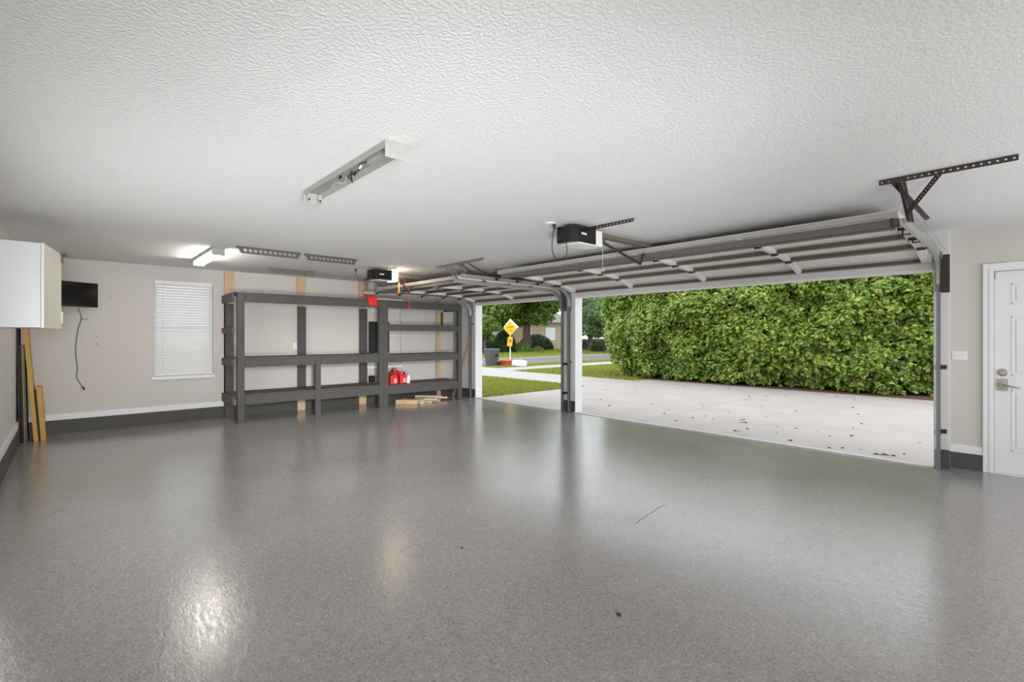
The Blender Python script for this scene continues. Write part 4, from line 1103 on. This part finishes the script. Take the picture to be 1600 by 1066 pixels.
def shrub(name, label, c, r, n, size, m, seed, box_=False, group='shrubs across the street'):
    rg_ = np.random.default_rng(seed); t = thing(name, label, 'shrub', (c[0], c[1], G), group)
    dv_ = rg_.normal(size=(n, 3)); dv_ /= (np.abs(dv_).max(axis=1) if box_ else np.linalg.norm(dv_, axis=1))[:, None]
    dv_[:, 2] = np.abs(dv_[:, 2])
    pos = np.array([c[0], c[1], G]) + dv_ * np.array(r) * (.82 + .2 * rg_.random((n, 1)))
    v_, f_ = leaf_cloud(pos, dv_ + [0, 0, .4], size, rg_, .6)
    o = obj('leaves', mesh_np('leaves', v_, f_), m, t); o['kind'] = 'stuff'
    bm = BM(); 
    if box_: box(bm, c[0] - r[0] * .8, c[0] + r[0] * .8, c[1] - r[1] * .8, c[1] + r[1] * .8, G, G + r[2] * .8)
    else:
        bmesh.ops.create_uvsphere(bm, u_segments=14, v_segments=8, radius=1)
        for q in bm.verts: q.co = Vector((c[0] + q.co.x * r[0] * .78, c[1] + q.co.y * r[1] * .78, max(G, G + q.co.z * r[2] * .78)))
    obj('twigs', bm, 'dark_core', t)
shrub('clipped_hedge', 'low dark clipped hedge across the street past the pillar', (-32.6, 41.0, 0), (.9, 3.6, 1.1), 9000, .13, 'dark_leaf', 31, True)
shrub('round_bush', 'round clipped dark green bush at the end of the far hedge', (-27.0, 35.1, 0), (.75, .75, .85), 4000, .10, 'dark_leaf', 32)
shrub('clipped_hedge', 'long low dark hedge behind the grey wheeled bin', (-31.6, 25.2, 0), (.8, 3.2, 1.0), 8000, .13, 'dark_leaf', 33, True)
shrub('leafy_bush', 'dark leafy bush at the foot of the tan house', (-34.9, 35.0, 0), (1.4, 2.2, 1.6), 7000, .16, 'dark_leaf', 34)
shrub('leafy_bush', 'bright green rounded bush beside the big tree trunk', (-31.0, 29.4, 0), (.8, .8, .95), 3000, .12, 'light_leaf', 35)
shrub('leafy_bush', 'dark rounded bush to the left of the big tree trunk', (-35.6, 31.4, 0), (1.0, 1.3, 2.0), 5000, .15, 'dark_leaf', 36)
shrub('flowering_bush', 'low yellow-tinged bush at the foot of the big tree trunk', (-30.6, 31.0, 0), (.45, .6, .5), 2500, .12, 'gold_leaf', 37)

# far houses
def house(label, x, y0, y1, h, m, seed, windows):
    t = thing('house', label, 'house', (x - 4, (y0 + y1) / 2, G), 'houses across the street')
    obj('wall', B(x - 8, x, y0, y1, G, h), m, t)
    ym = (y0 + y1) / 2
    bm = BM(); a = [bm.verts.new(q) for q in ((x + .6, y0 - .6, h), (x + .6, y1 + .6, h), (x - 8.6, y1 + .6, h), (x - 8.6, y0 - .6, h), (x - 4, y0 + 3, h + 2.1), (x - 4, y1 - 3, h + 2.1))]
    for q in ((0, 1, 5, 4), (1, 2, 5), (2, 3, 4, 5), (3, 0, 4), (3, 2, 1, 0)): bm.faces.new([a[i] for i in q])
    obj('roof', bm, 'roof', t)
    for wy, wz, ww, wh in windows:
        f_ = obj('window', B(x, x + .06, wy - ww / 2, wy + ww / 2, wz, wz + wh), 'trim', t)
        obj('pane', B(x + .06, x + .07, wy - ww / 2 + .1, wy - .05, wz + .1, wz + wh - .1), 'glass', f_)
        obj('pane', B(x + .06, x + .07, wy + .05, wy + ww / 2 - .1, wz + .1, wz + wh - .1), 'glass', f_)
house('tan stucco house behind the big tree across the street', -39.5, 35.0, 47.0, 3.0, 'stucco', 1, ((38.2, .9, 1.3, 1.5), (42.0, .9, 1.6, 1.5)))
house('white stucco house behind the grey bin across the street', -38.5, 20.0, 33.5, 3.1, 'stucco_white', 2, ((27.0, .9, 1.6, 1.5), (30.4, .9, 1.4, 1.5)))

# ------------------------------------------------------------------ kerbside things
bn = thing('wheeled_bin', 'slate grey wheeled rubbish bin standing at the kerb', 'bin', (-17.75, 14.85, G))
bz = G + .005
def frus(bm, cx_, cy_, z0, z1, a0, b0, a1, b1):
    lo = [bm.verts.new((cx_ + sx * a0, cy_ + sy * b0, z0)) for sx, sy in ((-1, -1), (1, -1), (1, 1), (-1, 1))]
    hi = [bm.verts.new((cx_ + sx * a1, cy_ + sy * b1, z1)) for sx, sy in ((-1, -1), (1, -1), (1, 1), (-1, 1))]
    bm.faces.new(lo[::-1]); bm.faces.new(hi)
    for i in range(4): bm.faces.new((lo[i], lo[(i + 1) % 4], hi[(i + 1) % 4], hi[i]))
    return bm
obj('body', frus(BM(), -17.75, 14.85, bz + .03, bz + .76, .20, .21, .26, .28), 'bin', bn, bevel=.02)
obj('lid', frus(BM(), -17.75, 14.85, bz + .76, bz + .83, .29, .31, .25, .27), 'bin', bn, bevel=.015)
obj('front_recess', frus(BM(), -17.535, 14.95, bz + .45, bz + .56, .03, .10, .035, .10), 'blackgloss', bn)
obj('lift_bar', tube(BM(), [(-17.75, 15.12, bz + .76), (-17.75, 15.18, bz + .79)], .03, 8), 'bin', bn)
for xx in (-17.94, -17.56):
    obj('wheel', tube(BM(), [(xx - .03, 15.10, bz + .11), (xx + .03, 15.10, bz + .11)], .11, 16), 'rubber', bn)

sg = thing('road_sign', 'yellow diamond warning sign with small plaque on a white post', 'sign', (-18.10, 16.35, G))
obj('post', tube(BM(), [(-18.12, 16.36, G - .05), (-18.12, 16.36, 2.0)], .030, 10), 'white_p', sg)
vdir = Vector((FW[0], FW[1], 0)); sd = Vector((RT[0], RT[1], 0))
sn = (Vector((.80, -.60, 0))).normalized(); su = sn.cross(Vector((0, 0, 1))).normalized() * -1
c0 = Vector((-18.12, 16.36, 0)) + sn * .034
def plate(name, pts2, zc, th, off, m, parent):
    bm = BM(); f_ = [bm.verts.new(c0 + su * a + Vector((0, 0, zc + b_)) + sn * (off + th)) for a, b_ in pts2]; k_ = [bm.verts.new(c0 + su * a + Vector((0, 0, zc + b_)) + sn * off) for a, b_ in pts2]
    bm.faces.new(f_); bm.faces.new(k_[::-1]); n_ = len(pts2)
    for i in range(n_): bm.faces.new((f_[i], f_[(i + 1) % n_], k_[(i + 1) % n_], k_[i]))
    return obj(name, bm, m, parent)
plate('diamond_backing', [(0, -.36), (.43, .06), (.0, .48), (-.33, .06)], 1.80, .004, -.012, 'white_p', sg)
dm = plate('diamond_plate', [(0, -.40), (.34, -.02), (-.01, .36), (-.34, -.02)], 1.80, .006, 0, 'yellow', sg)
plate('symbol', [(-.15, -.02), (-.05, .04), (.05, .02), (.16, .05), (.16, .10), (.04, .07), (-.06, .09), (-.16, .03)], 1.80, .002, .0065, 'ink', dm)
plate('symbol', [(-.12, -.16), (.10, -.14), (.12, -.10), (-.12, -.12)], 1.80, .002, .0065, 'ink', dm)
pq = plate('speed_plaque', [(-.17, -.62), (.10, -.62), (.13, -.16), (-.12, -.16)], 1.52, .006, .008, 'yellow', sg)
plate('symbol', [(-.06, -.42), (.05, -.44), (.06, -.30), (.03, -.28), (-.06, -.30)], 1.52, .002, .0145, 'ink', pq)

tb = at(791, 572, Z=G)
rb = thing('recycling_tub', 'orange-red open plastic tub on the grass next to the sign post', 'tub', (tb.x, tb.y, G))
obj('tub', frus(BM(), tb.x, tb.y, G + .002, G + .24, .18, .17, .24, .21), 'orange_red', rb, bevel=.015)
obj('rim', frus(BM(), tb.x, tb.y, G + .24, G + .27, .26, .23, .26, .23), 'orange_red', rb, bevel=.01)
wb_ = thing('white_bundle', 'rounded white plastic bundle lying on the verge by the sign', 'bundle', (-17.0, 15.75, G))
bm = BM(); bmesh.ops.create_uvsphere(bm, u_segments=24, v_segments=12, radius=1)
for q in bm.verts:
    e = lambda a, p_: math.copysign(abs(a) ** p_, a)
    lx, ly, lz = e(q.co.x, .45) * .36, e(q.co.y, .6) * .20, e(q.co.z, .6) * .16
    q.co = at(811.5, 573.5, Z=G) + Vector((0, 0, .162)) + sd * lx + vdir * ly + Vector((0, 0, lz + .02 * math.sin(lx * 20)))
obj('wrap', bm, 'white_p', wb_, smooth=True)
